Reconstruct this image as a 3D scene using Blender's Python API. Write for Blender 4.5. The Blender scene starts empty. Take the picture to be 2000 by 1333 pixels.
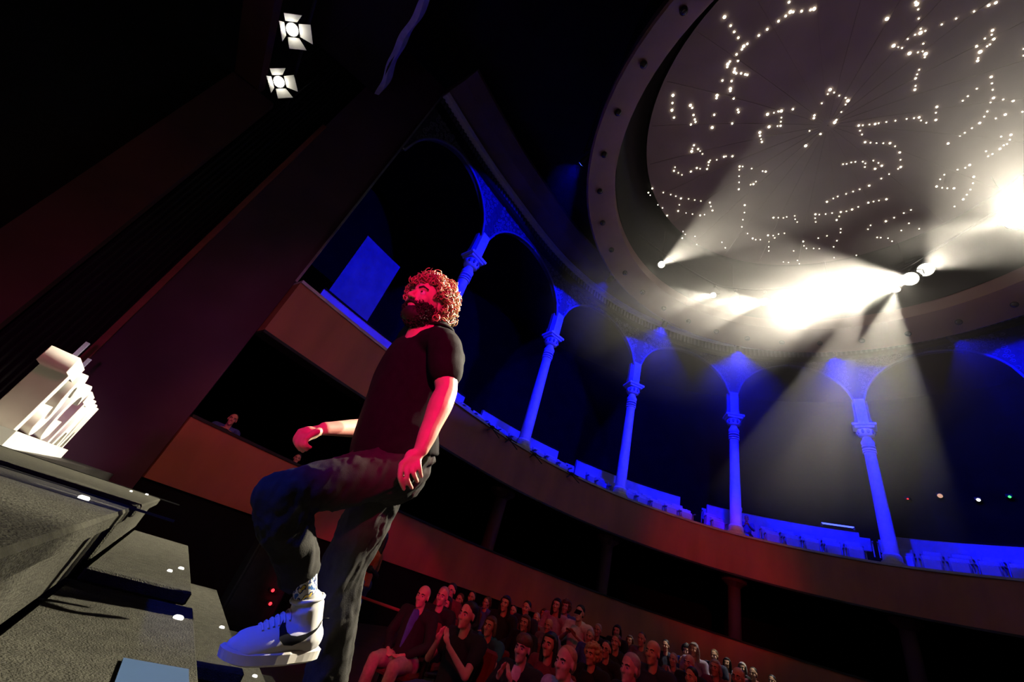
import bpy, bmesh, math, random
from mathutils import Vector, Matrix, Euler, noise

random.seed(7)
SC = bpy.context.scene
COL = SC.collection
PI = math.pi

# ---------------------------------------------------------------- camera
CZ = 1.14                                   # camera height above the datum
FPX = 775.0
FW = Vector((0.41140, 0.73997, 0.53216))
RT = Vector((0.74105, -0.61148, 0.27738))
UP = Vector((-0.53066, -0.28025, 0.79991))
cam_data = bpy.data.cameras.new('camera')
cam_data.sensor_width = 36.0
cam_data.lens = FPX * 36.0 / 2000.0
cam_data.clip_start = 0.02
cam_data.clip_end = 200
cam = bpy.data.objects.new('camera', cam_data)
COL.objects.link(cam)
cam.matrix_world = Matrix((
    (RT.x, UP.x, -FW.x, 0.0), (RT.y, UP.y, -FW.y, 0.0),
    (RT.z, UP.z, -FW.z, CZ), (0, 0, 0, 1)))
SC.camera = cam

def ray(px, py):
    return FW + RT * ((px - 1000) / FPX) - UP * ((py - 666.5) / FPX)
def atY(px, py, y):
    r = ray(px, py); p = r * (y / r.y); return Vector((p.x, p.y, p.z + CZ))
def atZ(px, py, z):
    r = ray(px, py); p = r * ((z - CZ) / r.z); return Vector((p.x, p.y, p.z + CZ))
def atD(px, py, d):
    p = ray(px, py) * d; return Vector((p.x, p.y, p.z + CZ))

# ---------------------------------------------------------------- world, view, lights
w = bpy.data.worlds.new('world'); SC.world = w; w.use_nodes = True
w.node_tree.nodes['Background'].inputs[0].default_value = (0, 0, 0, 1)
w.node_tree.nodes['Background'].inputs[1].default_value = 0.0
SC.view_settings.view_transform = 'Standard'
SC.view_settings.look = 'None'
SC.view_settings.exposure = 0.0
SC.view_settings.gamma = 1.0
SC.view_settings.use_curve_mapping = False
cy = SC.cycles
cy.max_bounces = 3; cy.diffuse_bounces = 1; cy.glossy_bounces = 2
cy.transmission_bounces = 2; cy.volume_bounces = 0; cy.volume_step_rate = 4.0; cy.volume_max_steps = 32; cy.transparent_max_bounces = 6
cy.sample_clamp_indirect = 4.0
cy.use_denoising = True

def spot(name, loc, target, power, color, size_deg, blend=0.4, radius=0.08, parent=None):
    d = bpy.data.lights.new(name, 'SPOT')
    d.energy = power; d.color = color; d.spot_size = math.radians(size_deg)
    d.spot_blend = blend; d.shadow_soft_size = radius
    o = bpy.data.objects.new(name, d); COL.objects.link(o)
    loc = Vector(loc); v = Vector(target) - loc
    o.location = loc; o.rotation_euler = v.to_track_quat('-Z', 'Y').to_euler()
    return o

RED = (1.0, 0.012, 0.03); CRIMSON = (1.0, 0.0, 0.17); BLUE = (0.0, 0.0012, 1.0)
VIOLET = (0.25, 0.03, 1.0); MAGENTA = (0.75, 0.0, 0.35); WARM = (1.0, 0.90, 0.70)
# washes hung over the stage, out of the picture behind and beside the camera; plus an added dome fill
spot('light_red_audience', (-2.5, -3.0, 7.0), (5.0, 4.6, 0.6), 720, RED, 36, 0.7, 0.15)
spot('light_red_balcony', (-2.0, -4.0, 6.0), (15.3, 8.2, 4.2), 3000, RED, 17, 0.9, 0.15)
spot('light_red_lower', (-2.0, -1.0, 6.0), (8.0, 10.4, 1.0), 650, RED, 20, 0.9, 0.15)
spot('light_spill_fascia', (-1.5, -2.0, 6.0), (1.2, 9.2, 4.4), 480, (1.0, 0.20, 0.50), 34, 0.9, 0.3)
spot('light_spill_box', (0.5, 0.0, 7.0), (0.6, 9.0, 1.8), 560, (1.0, 0.16, 0.08), 24, 0.7, 0.3)
spot('light_crimson_man', (-1.6, -3.2, 3.0), (0.55, 1.6, 2.0), 1350, CRIMSON, 15.5, 0.3, 0.12)
spot('light_violet_man', (-4.2, 0.6, 5.0), (0.4, 1.7, 1.4), 110, VIOLET, 30, 0.5, 0.12)
spot('light_blue_stage', (-3.4, 0.6, 4.6), (0.45, 1.6, 0.75), 900, (0.0, 0.05, 1.0), 9, 0.5, 0.12)
spot('light_magenta_wall', (-2.6, 2.5, 1.3), (-1.9, 9.0, 2.2), 170, MAGENTA, 60, 1.0, 0.2)
spot('light_stage_red', (-7.0, 1.0, 7.0), (-3.8, 9.0, 5.0), 40, (1.0, 0.08, 0.06), 34, 1.0, 0.3)
spot('light_dome_fill', (8.3, 1.2, 5.0), (8.3, 1.2, 14.0), 380, (1.0, 0.62, 0.68), 92, 0.8, 0.2)  # added fill without a fixture, brightens dome, ring and cove from mid-hall
spot('light_header_violet', (-4.0, 3.0, 2.5), (-2.6, 6.5, 12.2), 90, VIOLET, 34, 1.0, 0.3)

# ---------------------------------------------------------------- materials
MATS = {}
def mat(name, color, rough=0.6, var=0.15, scale=6.0, bump=0.0, bscale=60.0, metal=0.0, spec=0.4, stretch=None, sheen=0.0):
    if name in MATS: return MATS[name]
    m = bpy.data.materials.new(name); m.use_nodes = True
    nt = m.node_tree; b = nt.nodes['Principled BSDF']
    b.inputs['Roughness'].default_value = rough
    b.inputs['Metallic'].default_value = metal
    b.inputs['Specular IOR Level'].default_value = spec
    if sheen: b.inputs['Sheen Weight'].default_value = sheen
    tc = nt.nodes.new('ShaderNodeTexCoord')
    mp = nt.nodes.new('ShaderNodeMapping')
    nt.links.new(tc.outputs['Object'], mp.inputs[0])
    if stretch: mp.inputs['Scale'].default_value = stretch
    n = nt.nodes.new('ShaderNodeTexNoise'); n.inputs['Scale'].default_value = scale
    n.inputs['Detail'].default_value = 5
    nt.links.new(mp.outputs[0], n.inputs['Vector'])
    r = nt.nodes.new('ShaderNodeValToRGB')
    c = Vector(color[:3])
    lo = c * (1 - var); hi = c * (1 + var)
    r.color_ramp.elements[0].color = (*lo, 1); r.color_ramp.elements[0].position = .3
    r.color_ramp.elements[1].color = (min(hi.x, 1), min(hi.y, 1), min(hi.z, 1), 1); r.color_ramp.elements[1].position = .7
    nt.links.new(n.outputs['Fac'], r.inputs[0]); nt.links.new(r.outputs[0], b.inputs['Base Color'])
    if bump:
        n2 = nt.nodes.new('ShaderNodeTexNoise'); n2.inputs['Scale'].default_value = bscale
        n2.inputs['Detail'].default_value = 4
        nt.links.new(mp.outputs[0], n2.inputs['Vector'])
        bp = nt.nodes.new('ShaderNodeBump'); bp.inputs['Strength'].default_value = bump
        bp.inputs['Distance'].default_value = 0.02
        nt.links.new(n2.outputs['Fac'], bp.inputs['Height']); nt.links.new(bp.outputs[0], b.inputs['Normal'])
    MATS[name] = m
    return m
def emit(name, color, strength):
    if name in MATS: return MATS[name]
    m = bpy.data.materials.new(name); m.use_nodes = True
    nt = m.node_tree; nt.nodes.clear()
    o = nt.nodes.new('ShaderNodeOutputMaterial'); e = nt.nodes.new('ShaderNodeEmission')
    e.inputs[0].default_value = (*color, 1); e.inputs[1].default_value = strength
    nt.links.new(e.outputs[0], o.inputs[0]); MATS[name] = m
    return m

M_BLACK = mat('black_paint', (0.012, 0.012, 0.013), 0.6, .2)
M_VELVET = mat('black_velvet', (0.008, 0.008, 0.010), 0.9, .3, 3)
M_DARK = mat('dark_wall', (0.008, 0.0075, 0.0075), 0.9, .25, 1.5, spec=.03)
M_CEIL = mat('dark_ceiling', (0.02, 0.018, 0.02), 0.9, .3, 1.0, spec=.03)
M_WOOD = mat('balcony_plywood', (0.41, 0.15, 0.085), 0.5, .16, 1.6, .05, 30, stretch=(1, 1, .25))
M_RINGW = mat('ring_plywood', (0.30, 0.17, 0.17), 0.55, .12, 1.2)
M_WALLP = mat('plum_wall', (0.075, 0.03, 0.06), 0.75, .15, 1.2)
M_CARPET = mat('grey_carpet', (0.040, 0.039, 0.030), 0.95, .28, 45, .6, 260, spec=.1)
M_DECK = mat('stage_deck', (0.032, 0.030, 0.027), 0.42, .35, 12, .15, 60, stretch=(1, .12, 1))
M_IRON = mat('white_iron', (0.85, 0.85, 0.88), 0.5, .06, 8)
M_PANEL = mat('arch_panel', (0.05, 0.05, 0.06), 0.6, .35, 9, .8, 14)
M_SCROLL = mat('scroll_relief', (0.16, 0.16, 0.18), 0.5, .1, 8)
M_DOME = mat('dome_cloth', (0.21, 0.165, 0.18), 0.9, .12, .8)
M_FLOOR = mat('pit_floor', (0.05, 0.03, 0.03), 0.7, .3, 3)
M_LEDGE = mat('ledge_paint', (0.55, 0.55, 0.6), 0.5, .15, 4)
M_SEATB = mat('balcony_seat_plastic', (0.55, 0.55, 0.6), 0.45, .1, 5)
M_PART = mat('partition_paint', (0.5, 0.5, 0.55), 0.6, .12, 3)
M_METAL = mat('dark_metal', (0.05, 0.05, 0.055), 0.4, .2, 10, metal=.6)
M_STEEL = mat('grey_steel', (0.35, 0.36, 0.4), 0.4, .15, 10, metal=.5)
M_WHITE = mat('white_foam', (0.86, 0.84, 0.76), 0.6, .05, 6)
M_SEATR = mat('red_velvet', (0.16, 0.03, 0.03), 0.85, .2, 8)

# ---------------------------------------------------------------- mesh helpers
def mesh_obj(name, verts, faces, m, parent=None, smooth=False):
    me = bpy.data.meshes.new(name)
    me.from_pydata([tuple(v) for v in verts], [], faces); me.update()
    if smooth:
        me.polygons.foreach_set('use_smooth', [True] * len(me.polygons))
    if m: me.materials.append(m)
    o = bpy.data.objects.new(name, me); COL.objects.link(o)
    if parent: o.parent = parent
    return o
class MB:
    def __init__(s): s.v = []; s.f = []
    def add(s, v, f):
        b = len(s.v); s.v += [Vector(p) for p in v]; s.f += [tuple(i + b for i in q) for q in f]
    def box(s, c, size, R=None, bev=0.0):
        x, y, z = (a / 2 for a in size)
        if bev and bev < min(x, y, z):
            bm = bmesh.new(); bmesh.ops.create_cube(bm, size=1)
            for q in bm.verts: q.co = Vector((q.co.x * 2 * x, q.co.y * 2 * y, q.co.z * 2 * z))
            bmesh.ops.bevel(bm, geom=bm.edges[:], offset=bev, segments=1, affect='EDGES')
            bm.verts.index_update()
            vs = [q.co.copy() for q in bm.verts]; fs = [[q.index for q in f.verts] for f in bm.faces]; bm.free()
        else:
            vs = [Vector((i * x, j * y, k * z)) for i in (-1, 1) for j in (-1, 1) for k in (-1, 1)]
            fs = [(0, 1, 3, 2), (4, 6, 7, 5), (0, 4, 5, 1), (2, 3, 7, 6), (0, 2, 6, 4), (1, 5, 7, 3)]
        if R is not None: vs = [R @ q for q in vs]
        c = Vector(c); s.add([q + c for q in vs], fs)
    def tube(s, pts, rad, n=8, caps=True):
        pts = [Vector(p) for p in pts]
        if not isinstance(rad, (list, tuple)): rad = [rad] * len(pts)
        vs, fs = [], []
        t0 = (pts[1] - pts[0]).normalized()
        a = t0.orthogonal().normalized()
        for i, p in enumerate(pts):
            t = (pts[min(i + 1, len(pts) - 1)] - pts[max(i - 1, 0)]).normalized()
            a = (a - t * a.dot(t)).normalized(); b = t.cross(a)
            r = rad[i]; rx, ry = r if isinstance(r, (list, tuple)) else (r, r)
            for k in range(n):
                an = 2 * PI * k / n
                vs.append(p + a * (math.cos(an) * rx) + b * (math.sin(an) * ry))
        for i in range(len(pts) - 1):
            for k in range(n):
                k2 = (k + 1) % n
                fs.append((i * n + k, i * n + k2, (i + 1) * n + k2, (i + 1) * n + k))
        if caps:
            fs.append(tuple(range(n - 1, -1, -1))); e = (len(pts) - 1) * n
            fs.append(tuple(range(e, e + n)))
        s.add(vs, fs)
    def lathe(s, prof, n=20, M=None):
        vs, fs = [], []
        for r, z in prof:
            for k in range(n):
                an = 2 * PI * k / n; vs.append(Vector((r * math.cos(an), r * math.sin(an), z)))
        for i in range(len(prof) - 1):
            for k in range(n):
                k2 = (k + 1) % n; fs.append((i * n + k, i * n + k2, (i + 1) * n + k2, (i + 1) * n + k))
        fs.append(tuple(range(n - 1, -1, -1))); e = (len(prof) - 1) * n; fs.append(tuple(range(e, e + n)))
        if M is not None: vs = [M @ q for q in vs]
        s.add(vs, fs)
    def ell(s, c, r, R=None, nu=16, nv=10):
        vs = [Vector((0, 0, 1))]; fs = []
        for j in range(1, nv):
            th = PI * j / nv
            for k in range(nu):
                an = 2 * PI * k / nu; vs.append(Vector((math.sin(th) * math.cos(an), math.sin(th) * math.sin(an), math.cos(th))))
        vs.append(Vector((0, 0, -1)))
        for k in range(nu): fs.append((0, 1 + k, 1 + (k + 1) % nu))
        for j in range(nv - 2):
            for k in range(nu):
                a = 1 + j * nu + k; b = 1 + j * nu + (k + 1) % nu; fs.append((a, a + nu, b + nu, b))
        L = len(vs) - 1; a0 = 1 + (nv - 2) * nu
        for k in range(nu): fs.append((L, a0 + (k + 1) % nu, a0 + k))
        r = Vector(r) if not isinstance(r, (int, float)) else Vector((r, r, r))
        vs = [Vector((q.x * r.x, q.y * r.y, q.z * r.z)) for q in vs]
        if R is not None: vs = [R @ q for q in vs]
        c = Vector(c); s.add([q + c for q in vs], fs)
    def limb(s, pts, rad, n=14, sub=5):
        """smooth tapered limb with round ends"""
        P, Rr = spline(pts, rad, sub)
        s.tube(P, Rr, n)
        for p, r in ((P[0], Rr[0]), (P[-1], Rr[-1])):
            q = min(r) if isinstance(r, (list, tuple)) else r
            s.ell(p, q, nu=12, nv=8)
    def build(s, name, m, parent=None, smooth=False):
        return mesh_obj(name, s.v, s.f, m, parent, smooth)
def spline(pts, rad, sub):
    pts = [Vector(p) for p in pts]
    R = [(r if isinstance(r, (list, tuple)) else (r, r)) for r in rad]
    P, Q = [], []
    n = len(pts)
    for i in range(n - 1):
        p0, p1, p2, p3 = pts[max(i - 1, 0)], pts[i], pts[i + 1], pts[min(i + 2, n - 1)]
        for k in range(sub):
            t = k / sub
            P.append(0.5 * ((2 * p1) + (p2 - p0) * t + (2 * p0 - 5 * p1 + 4 * p2 - p3) * t * t + (3 * p1 - p0 - 3 * p2 + p3) * t ** 3))
            s_ = t * t * (3 - 2 * t)
            Q.append(tuple(R[i][j] + (R[i + 1][j] - R[i][j]) * s_ for j in (0, 1)))
    P.append(pts[-1]); Q.append(R[-1])
    return P, Q
def remesh(o, voxel, smooth_it=4, factor=.5):
    """fuse the pieces of a mesh into one continuous skin"""
    md = o.modifiers.new('r', 'REMESH'); md.mode = 'VOXEL'; md.voxel_size = voxel
    if smooth_it:
        sm = o.modifiers.new('s', 'SMOOTH'); sm.iterations = smooth_it; sm.factor = factor
    dg = bpy.context.evaluated_depsgraph_get(); dg.update()
    me = bpy.data.meshes.new_from_object(o.evaluated_get(dg))
    o.modifiers.clear(); old = o.data; mats = list(old.materials); o.data = me; me.name = old.name
    bpy.data.meshes.remove(old)
    me.materials.clear()
    for m in mats: me.materials.append(m)
    me.polygons.foreach_set('use_smooth', [True] * len(me.polygons)); me.update()
    return o
def empty(name, loc=(0, 0, 0), rz=0.0):
    o = bpy.data.objects.new(name, None); COL.objects.link(o)
    o.empty_display_size = .1; o.location = loc; o.rotation_euler = (0, 0, rz); return o
def tag(o, label=None, cat=None, group=None, kind=None):
    if label: o['label'] = label
    if cat: o['category'] = cat
    if group: o['group'] = group
    if kind: o['kind'] = kind
    return o
def copy_tree(o, parent=None):
    c = o.copy(); COL.objects.link(c); c.parent = parent
    for ch in list(o.children): copy_tree(ch, c)
    return c
def setmat(o, m):
    o.material_slots[0].link = 'OBJECT'; o.material_slots[0].material = m
# ---------------------------------------------------------------- plan of the hall
HC = Vector((8.28, 1.17))                     # centre of the round hall
COLS = [(-0.62, 9.02), (3.16, 10.16), (7.82, 10.92), (12.22, 10.22), (15.98, 7.80), (18.02, 3.92), (17.98, -0.5)]
for a in (-35.2, -60.8, -86.4, -112.0):
    COLS.append((HC.x + 10.1 * math.cos(math.radians(a)), HC.y + 10.1 * math.sin(math.radians(a))))
COLS.append((-0.62, -6.7))
def plan(u):
    """point on the ring of columns, u counts columns"""
    n = len(COLS); i = max(0, min(int(math.floor(u)), n - 2)); t = u - i
    P = [Vector(c) for c in COLS]
    p1, p2 = P[i], P[i + 1]
    p0 = P[i - 1] if i > 0 else p1 * 2 - p2 + (Vector((-.6, -.55)))
    p3 = P[i + 2] if i + 2 < n else p2 * 2 - p1
    return 0.5 * ((2 * p1) + (p2 - p0) * t + (2 * p0 - 5 * p1 + 4 * p2 - p3) * t * t + (3 * p1 - p0 - 3 * p2 + p3) * t ** 3)
def tangent(u):
    a, b = plan(max(u - .02, 0)), plan(min(u + .02, len(COLS) - 1)); return (b - a).normalized()
def outward(u):
    t = tangent(u); return Vector((-t.y, t.x))          # away from the hall centre
def off(u, d, z):
    p = plan(u) + outward(u) * d; return Vector((p.x, p.y, z))
UMAX = float(len(COLS) - 1)
def sweep(name, prof, m, u0=0.0, u1=UMAX, step=0.1, parent=None, smooth=False, closed=True):
    """carry a closed profile of (outward, z) points round the hall"""
    n = max(2, int(round((u1 - u0) / step))); k = len(prof); vs, fs = [], []
    for i in range(n + 1):
        u = u0 + (u1 - u0) * i / n
        for d, z in prof: vs.append(off(u, d, z))
    for i in range(n):
        for j in range(k if closed else k - 1):
            j2 = (j + 1) % k; fs.append((i * k + j, (i + 1) * k + j, (i + 1) * k + j2, i * k + j2))
    if closed: fs.append(tuple(range(k))); fs.append(tuple(range(n * k + k - 1, n * k - 1, -1)))
    return mesh_obj(name, vs, fs, m, parent, smooth)
def S(o): return tag(o, kind='structure')
rect = lambda d0, d1, z0, z1: [(d0, z0), (d1, z0), (d1, z1), (d0, z1)]

Z1B, Z1T, Z2B, Z2T = 1.14, 2.22, 4.14, 5.42   # lower and upper balcony fronts
ZB, ZCAP, ZTOP = 5.50, 10.38, 13.42           # column foot, abacus, cornice

# floor of the pit, gently raked
def floorz(x): return -0.27 if x < 2.4 else -0.27 + 0.064 * (x - 2.4)
vs = [(-1.5, -12, -.27), (2.4, -12, -.27), (20, -12, floorz(20)), (-1.5, 15, -.27), (2.4, 15, -.27), (20, 15, floorz(20))]
S(mesh_obj('floor', vs, [(0, 1, 4, 3), (1, 2, 5, 4)], M_FLOOR))
S(sweep('wall_pit', rect(0.0, .25, -.3, Z1B - .002), M_DARK, step=.1))
o = S(sweep('wall_lower_balcony', [(-.06, Z1B), (.12, Z1B), (.12, Z1T), (-.06, Z1T)], M_WOOD))
sweep('parapet_cap', rect(-.09, .16, Z1T + .001, Z1T + .05), M_BLACK, parent=o)
S(sweep('floor_lower_balcony', rect(.26, 7.0, 1.2, 1.35), M_FLOOR, step=.2))
o = S(sweep('wall_upper_balcony', [(-.30, Z2B), (.1, Z2B), (.1, Z2T), (-.30, Z2T)], M_WOOD))
sweep('parapet_ledge', rect(-.34, .30, Z2T + .001, Z2T + .07), M_LEDGE, parent=o)
sweep('bottom_moulding', rect(-.33, .1, Z2B - .06, Z2B - .001), M_BLACK, parent=o)
S(sweep('floor_upper_balcony', [(.3, 4.3), (7.2, 5.6), (7.2, 6.6), (1.3, 5.32), (.31, 5.30)], M_DARK, step=.2))
S(sweep('wall_back', rect(7.2, 7.4, -.3, 15.5), M_DARK, step=.2))
# rear half of the lower balcony closed by a dark wall
S(sweep('wall_lower_back', rect(5.6, 5.7, 1.351, 4.9), M_DARK, step=.2))

# ---------------------------------------------------------------- arcade over the upper balcony
SPR = 10.95                                   # springing of the arches
def arch_z(u):
    t = abs((u - math.floor(u)) - .5) * 2      # 0 mid bay, 1 at the column
    t = min(t / .95, 1.0)
    return SPR + (13.22 - SPR) * math.sqrt(max(0.0, 1 - t * t))
arcade = S(sweep('wall_arcade', rect(-.10, .34, ZTOP + .12, 14.05), M_PANEL, u1=8))
def spandrel(i):
    u0, u1 = max(i - .5, 0), min(i + .5, 8); n = 28; vs, fs = [], []
    for k in range(n + 1):
        u = u0 + (u1 - u0) * k / n; z = arch_z(min(max(u, 0), 7.999))
        for d in (-.05, .12):
            vs += [off(u, d, z), off(u, d, ZTOP)]
    for k in range(n):
        a, b = k * 4, k * 4 + 4
        fs += [(a, a + 1, b + 1, b), (a + 2, b + 2, b + 3, a + 3), (a, b, b + 2, a + 2)]
    sp = mesh_obj('spandrel', vs, fs, M_PANEL, arcade)
    # raised rim along the arch
    mb = MB(); mb.tube([off(u0 + (u1 - u0) * k / n, -.07, arch_z(min(u0 + (u1 - u0) * k / n, 7.999)) + .02) for k in range(n + 1)], .045, 6)
    mb.build('arch_rim', M_SCROLL, sp, True)
    # iron scrollwork filling the spandrel
    rnd = random.Random(100 + i); mb = MB(); tries = 0; placed = []
    while len(placed) < 110 and tries < 2500:
        tries += 1
        u = rnd.uniform(u0, u1); za = arch_z(min(u, 7.999)) + .1
        if ZTOP - .1 - za < .12: continue
        z = rnd.uniform(za, ZTOP - .08)
        if abs(u - i) < .045: continue
        q = off(u, -.075, z)
        if any((q - p).length < .15 for p in placed): continue
        placed.append(q)
        t = tangent(u); T = Vector((t.x, t.y, 0)); s0 = rnd.choice((-1, 1)); ph = rnd.uniform(0, 6.28)
        R0 = rnd.uniform(.07, .11); pts = []
        for k in range(11):
            an = ph + s0 * k * .8; rr = R0 * (1 - k / 13)
            pts.append(q + T * (math.cos(an) * rr) + Vector((0, 0, math.sin(an) * rr)))
        mb.tube(pts, .017, 4)
    if mb.v: tag(mb.build('scrollwork', M_SCROLL, sp), kind='stuff')
for i in range(0, 8): spandrel(i)
o = S(sweep('trim_1', [(-.22, ZTOP), (.34, ZTOP), (.34, ZTOP + .12), (-.28, ZTOP + .12), (-.26, ZTOP + .06)], M_DARK, u1=8)); o.name = 'trim_1'
o = S(sweep('trim_2', [(-.3, 14.05), (.34, 14.05), (.34, 14.2), (-.34, 14.2)], M_IRON, u1=8))
# frieze brackets along the band over the cornice
fr = MB()
for k in range(0, 8 * 26):
    u = k / 26 + .02
    t = tangent(u); a = math.atan2(t.y, t.x)
    fr.box(off(u, -.13, 13.80), (.07, .06, .42), Matrix.Rotation(a, 3, 'Z'))
tag(fr.build('frieze_tooth', M_SCROLL, arcade), kind='stuff')

def make_column():
    r = empty('iron_column')
    mb = MB(); mb.lathe([(.30, 0), (.30, .10), (.25, .14), (.25, .3), (.21, .36)], 20); mb.build('base', M_IRON, r)
    mb = MB(); mb.lathe([(.205, .36), (.205, .37), (.205, .39), (.19, 2.0), (.172, 3.75), (.172, 3.77), (.172, 3.78)], 20); mb.build('shaft', M_IRON, r, True)
    for z in (3.80, 3.90, 4.02):
        mb = MB(); mb.lathe([(.17, z - .03), (.205, z - .02), (.205, z + .02), (.17, z + .03)], 20); mb.build('ring', M_IRON, r)
    mb = MB(); mb.lathe([(.17, 4.05), (.2, 4.12), (.21, 4.2), (.13, 4.36), (.12, 4.4)], 20); mb.build('neck', M_IRON, r, True)
    c = MB(); c.lathe([(.13, 4.4), (.24, 4.47), (.27, 4.58), (.25, 4.68), (.15, 4.72)], 20); c = c.build('capital', M_IRON, r, True)
    for k in range(10):
        a = 2 * PI * k / 10; mb = MB(); mb.ell((math.cos(a) * .25, math.sin(a) * .25, 4.57), (.05, .05, .09), nu=8, nv=6); mb.build('leaf', M_SCROLL, c, True)
    mb = MB(); mb.box((0, 0, 4.85), (.72, .62, .10), bev=.02); mb.box((0, 0, 4.76), (.56, .5, .08)); mb.build('abacus', M_IRON, r)
    p = MB(); p.box((0, 0, 5.45), (.32, .3, 1.1)); p = p.build('pier', M_IRON, r)
    for sx in (-1, 1):
        mb = MB(); mb.box((sx * .2, -.12, 5.45), (.08, .16, 1.1)); mb.box((sx * .2, -.12, 5.06), (.11, .2, .3)); mb.build('corner_strip', M_SCROLL, p)
    mb = MB(); mb.box((0, -.17, 5.15), (.34, .06, .05)); mb.box((0, -.17, 5.0), (.30, .05, .14)); mb.build('moulding', M_SCROLL, p)
    mb = MB(); mb.box((0, -.11, 6.95), (.20, .16, 1.9)); mb.build('pilaster', M_IRON, r)
    mb = MB(); mb.box((0, -.3, 8.22), (.26, .10, .56)); mb.build('frieze_block', M_IRON, r)
    return r
col_labels = {1: "blue-lit iron column rising behind the walking man's curly head",
              2: 'blue-lit iron column next along the balcony from the one behind the man',
              3: 'blue-lit iron column under the left edge of the white light beams',
              4: 'hazy pale blue iron column in the thick of the white haze, on the red fascia',
              5: 'deep blue iron column at the edge of the haze beside two rows of blue seats',
              6: 'deep blue iron column whose shaft leaves the picture, last of the arcade',
              7: 'iron column of the dark side of the arcade'}
proto = make_column()
for i in range(1, 8):
    r = proto if i == 1 else copy_tree(proto)
    p = plan(i); t = tangent(i)
    r.location = (p.x, p.y, ZB - .01); r.rotation_euler = (0, 0, math.atan2(t.y, t.x) + PI)
    tag(r, col_labels[i], 'column', 'iron columns of the arcade')
# stub columns that carry the upper balcony
def make_support():
    r = empty('support_column')
    mb = MB(); mb.lathe([(.21, 0), (.21, .01), (.21, .03), (.2, 2.42), (.2, 2.44), (.2, 2.45)], 18); mb.build('shaft', M_WALLP, r, True)
    mb = MB(); mb.lathe([(.2, 2.45), (.24, 2.5), (.40, 2.62), (.42, 2.73)], 18); mb.build('capital', M_WALLP, r)
    return r
proto = make_support()
sl = {1: 'short plum support column hidden behind the walking man', 2: 'dim plum support column under the balcony beside the man', 3: 'dim plum support column under the balcony, second from the man',
      4: 'dim crimson support column below the hazy pale blue column', 5: 'dull red support column below the deep blue column by the seats', 6: 'dark support column under the unlit end of the balcony'}
for i in range(1, 7):
    r = proto if i == 1 else copy_tree(proto)
    p = off(i, .35, 1.35); r.location = p; tag(r, sl[i], 'column', 'support columns under the upper balcony')

# ---------------------------------------------------------------- ceiling, ring and starry dome
def disc_band(name, rings, m, n=96, parent=None, smooth=True, flip=False):
    """rings: list of (radius, z) about the hall centre"""
    vs, fs = [], []
    for r, z in rings:
        for k in range(n):
            a = 2 * PI * k / n; vs.append((HC.x + r * math.cos(a), HC.y + r * math.sin(a), z))
    for i in range(len(rings) - 1):
        for k in range(n):
            k2 = (k + 1) % n; fs.append((i * n + k, i * n + k2, (i + 1) * n + k2, (i + 1) * n + k))
    return mesh_obj(name, vs, fs, m, parent, smooth)
S(disc_band('ceiling', [(5.72, 15.2), (9.0, 15.6), (17.6, 15.6)], M_CEIL))
S(sweep('ceiling_cove', [(.34, 14.2), (-.9, 14.45), (-1.3, 14.75), (-1.3, 14.9), (.34, 14.9)], mat('cove_plaster', (.2, .13, .10), .8, .2, 1.0), u1=8))
RING_Z, RING_ZI = CZ + 10.2, CZ + 10.62
ring = S(disc_band('ceiling_ring', [(6.42, RING_Z + .5), (6.42, RING_Z), (6.36, RING_Z - .03), (5.74, RING_ZI), (5.68, RING_ZI + .05), (5.72, RING_ZI + .5)], M_RINGW, smooth=False))
disc_band('ring_drum', [(5.70, RING_ZI + .5), (5.72, CZ + 13.9), (4.96, CZ + 13.3)], M_BLACK, parent=ring)
disc_band('ring_back', [(6.42, RING_Z + .5), (6.3, 15.3)], M_BLACK, parent=ring)
NB = 34
for k in range(NB):
    a = 2 * PI * (k + .35) / NB; mb = MB()
    mb.ell((0, 0, -.05), .085, nu=14, nv=10)
    o = mb.build('globe_bulb', mat('smoked_globe', (.03, .028, .04), .12, .1, 4, spec=.9), ring, True) if k == 0 else None
    if k == 0: bulb = o
    else: o = bulb.copy(); COL.objects.link(o)
    o.location = (HC.x + 6.05 * math.cos(a), HC.y + 6.05 * math.sin(a), (RING_Z + RING_ZI) / 2 - .03)
# shallow dome
DZ, DR, DRISE = CZ + 13.25, 5.0, .55
DS = (DR ** 2 + DRISE ** 2) / (2 * DRISE)     # sphere radius
DCZ = DZ + DRISE - DS
dome = S(disc_band('ceiling_dome', [(DR * k / 14, DCZ + math.sqrt(DS ** 2 - (DR * k / 14) ** 2)) for k in range(14, -1, -1)][:-1] + [(.01, DZ + DRISE)], M_DOME))
seam = None
seam = MB()
for k in range(24):
    a = 2 * PI * k / 24
    seam.tube([(HC.x + r * math.cos(a), HC.y + r * math.sin(a), DCZ + math.sqrt(DS ** 2 - r * r) - .012) for r in (.2, 1.2, 2.4, 3.6, 4.9)], .010, 4)
seam.build('panel_seams', M_DOME, dome)['kind'] = 'stuff'
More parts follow.
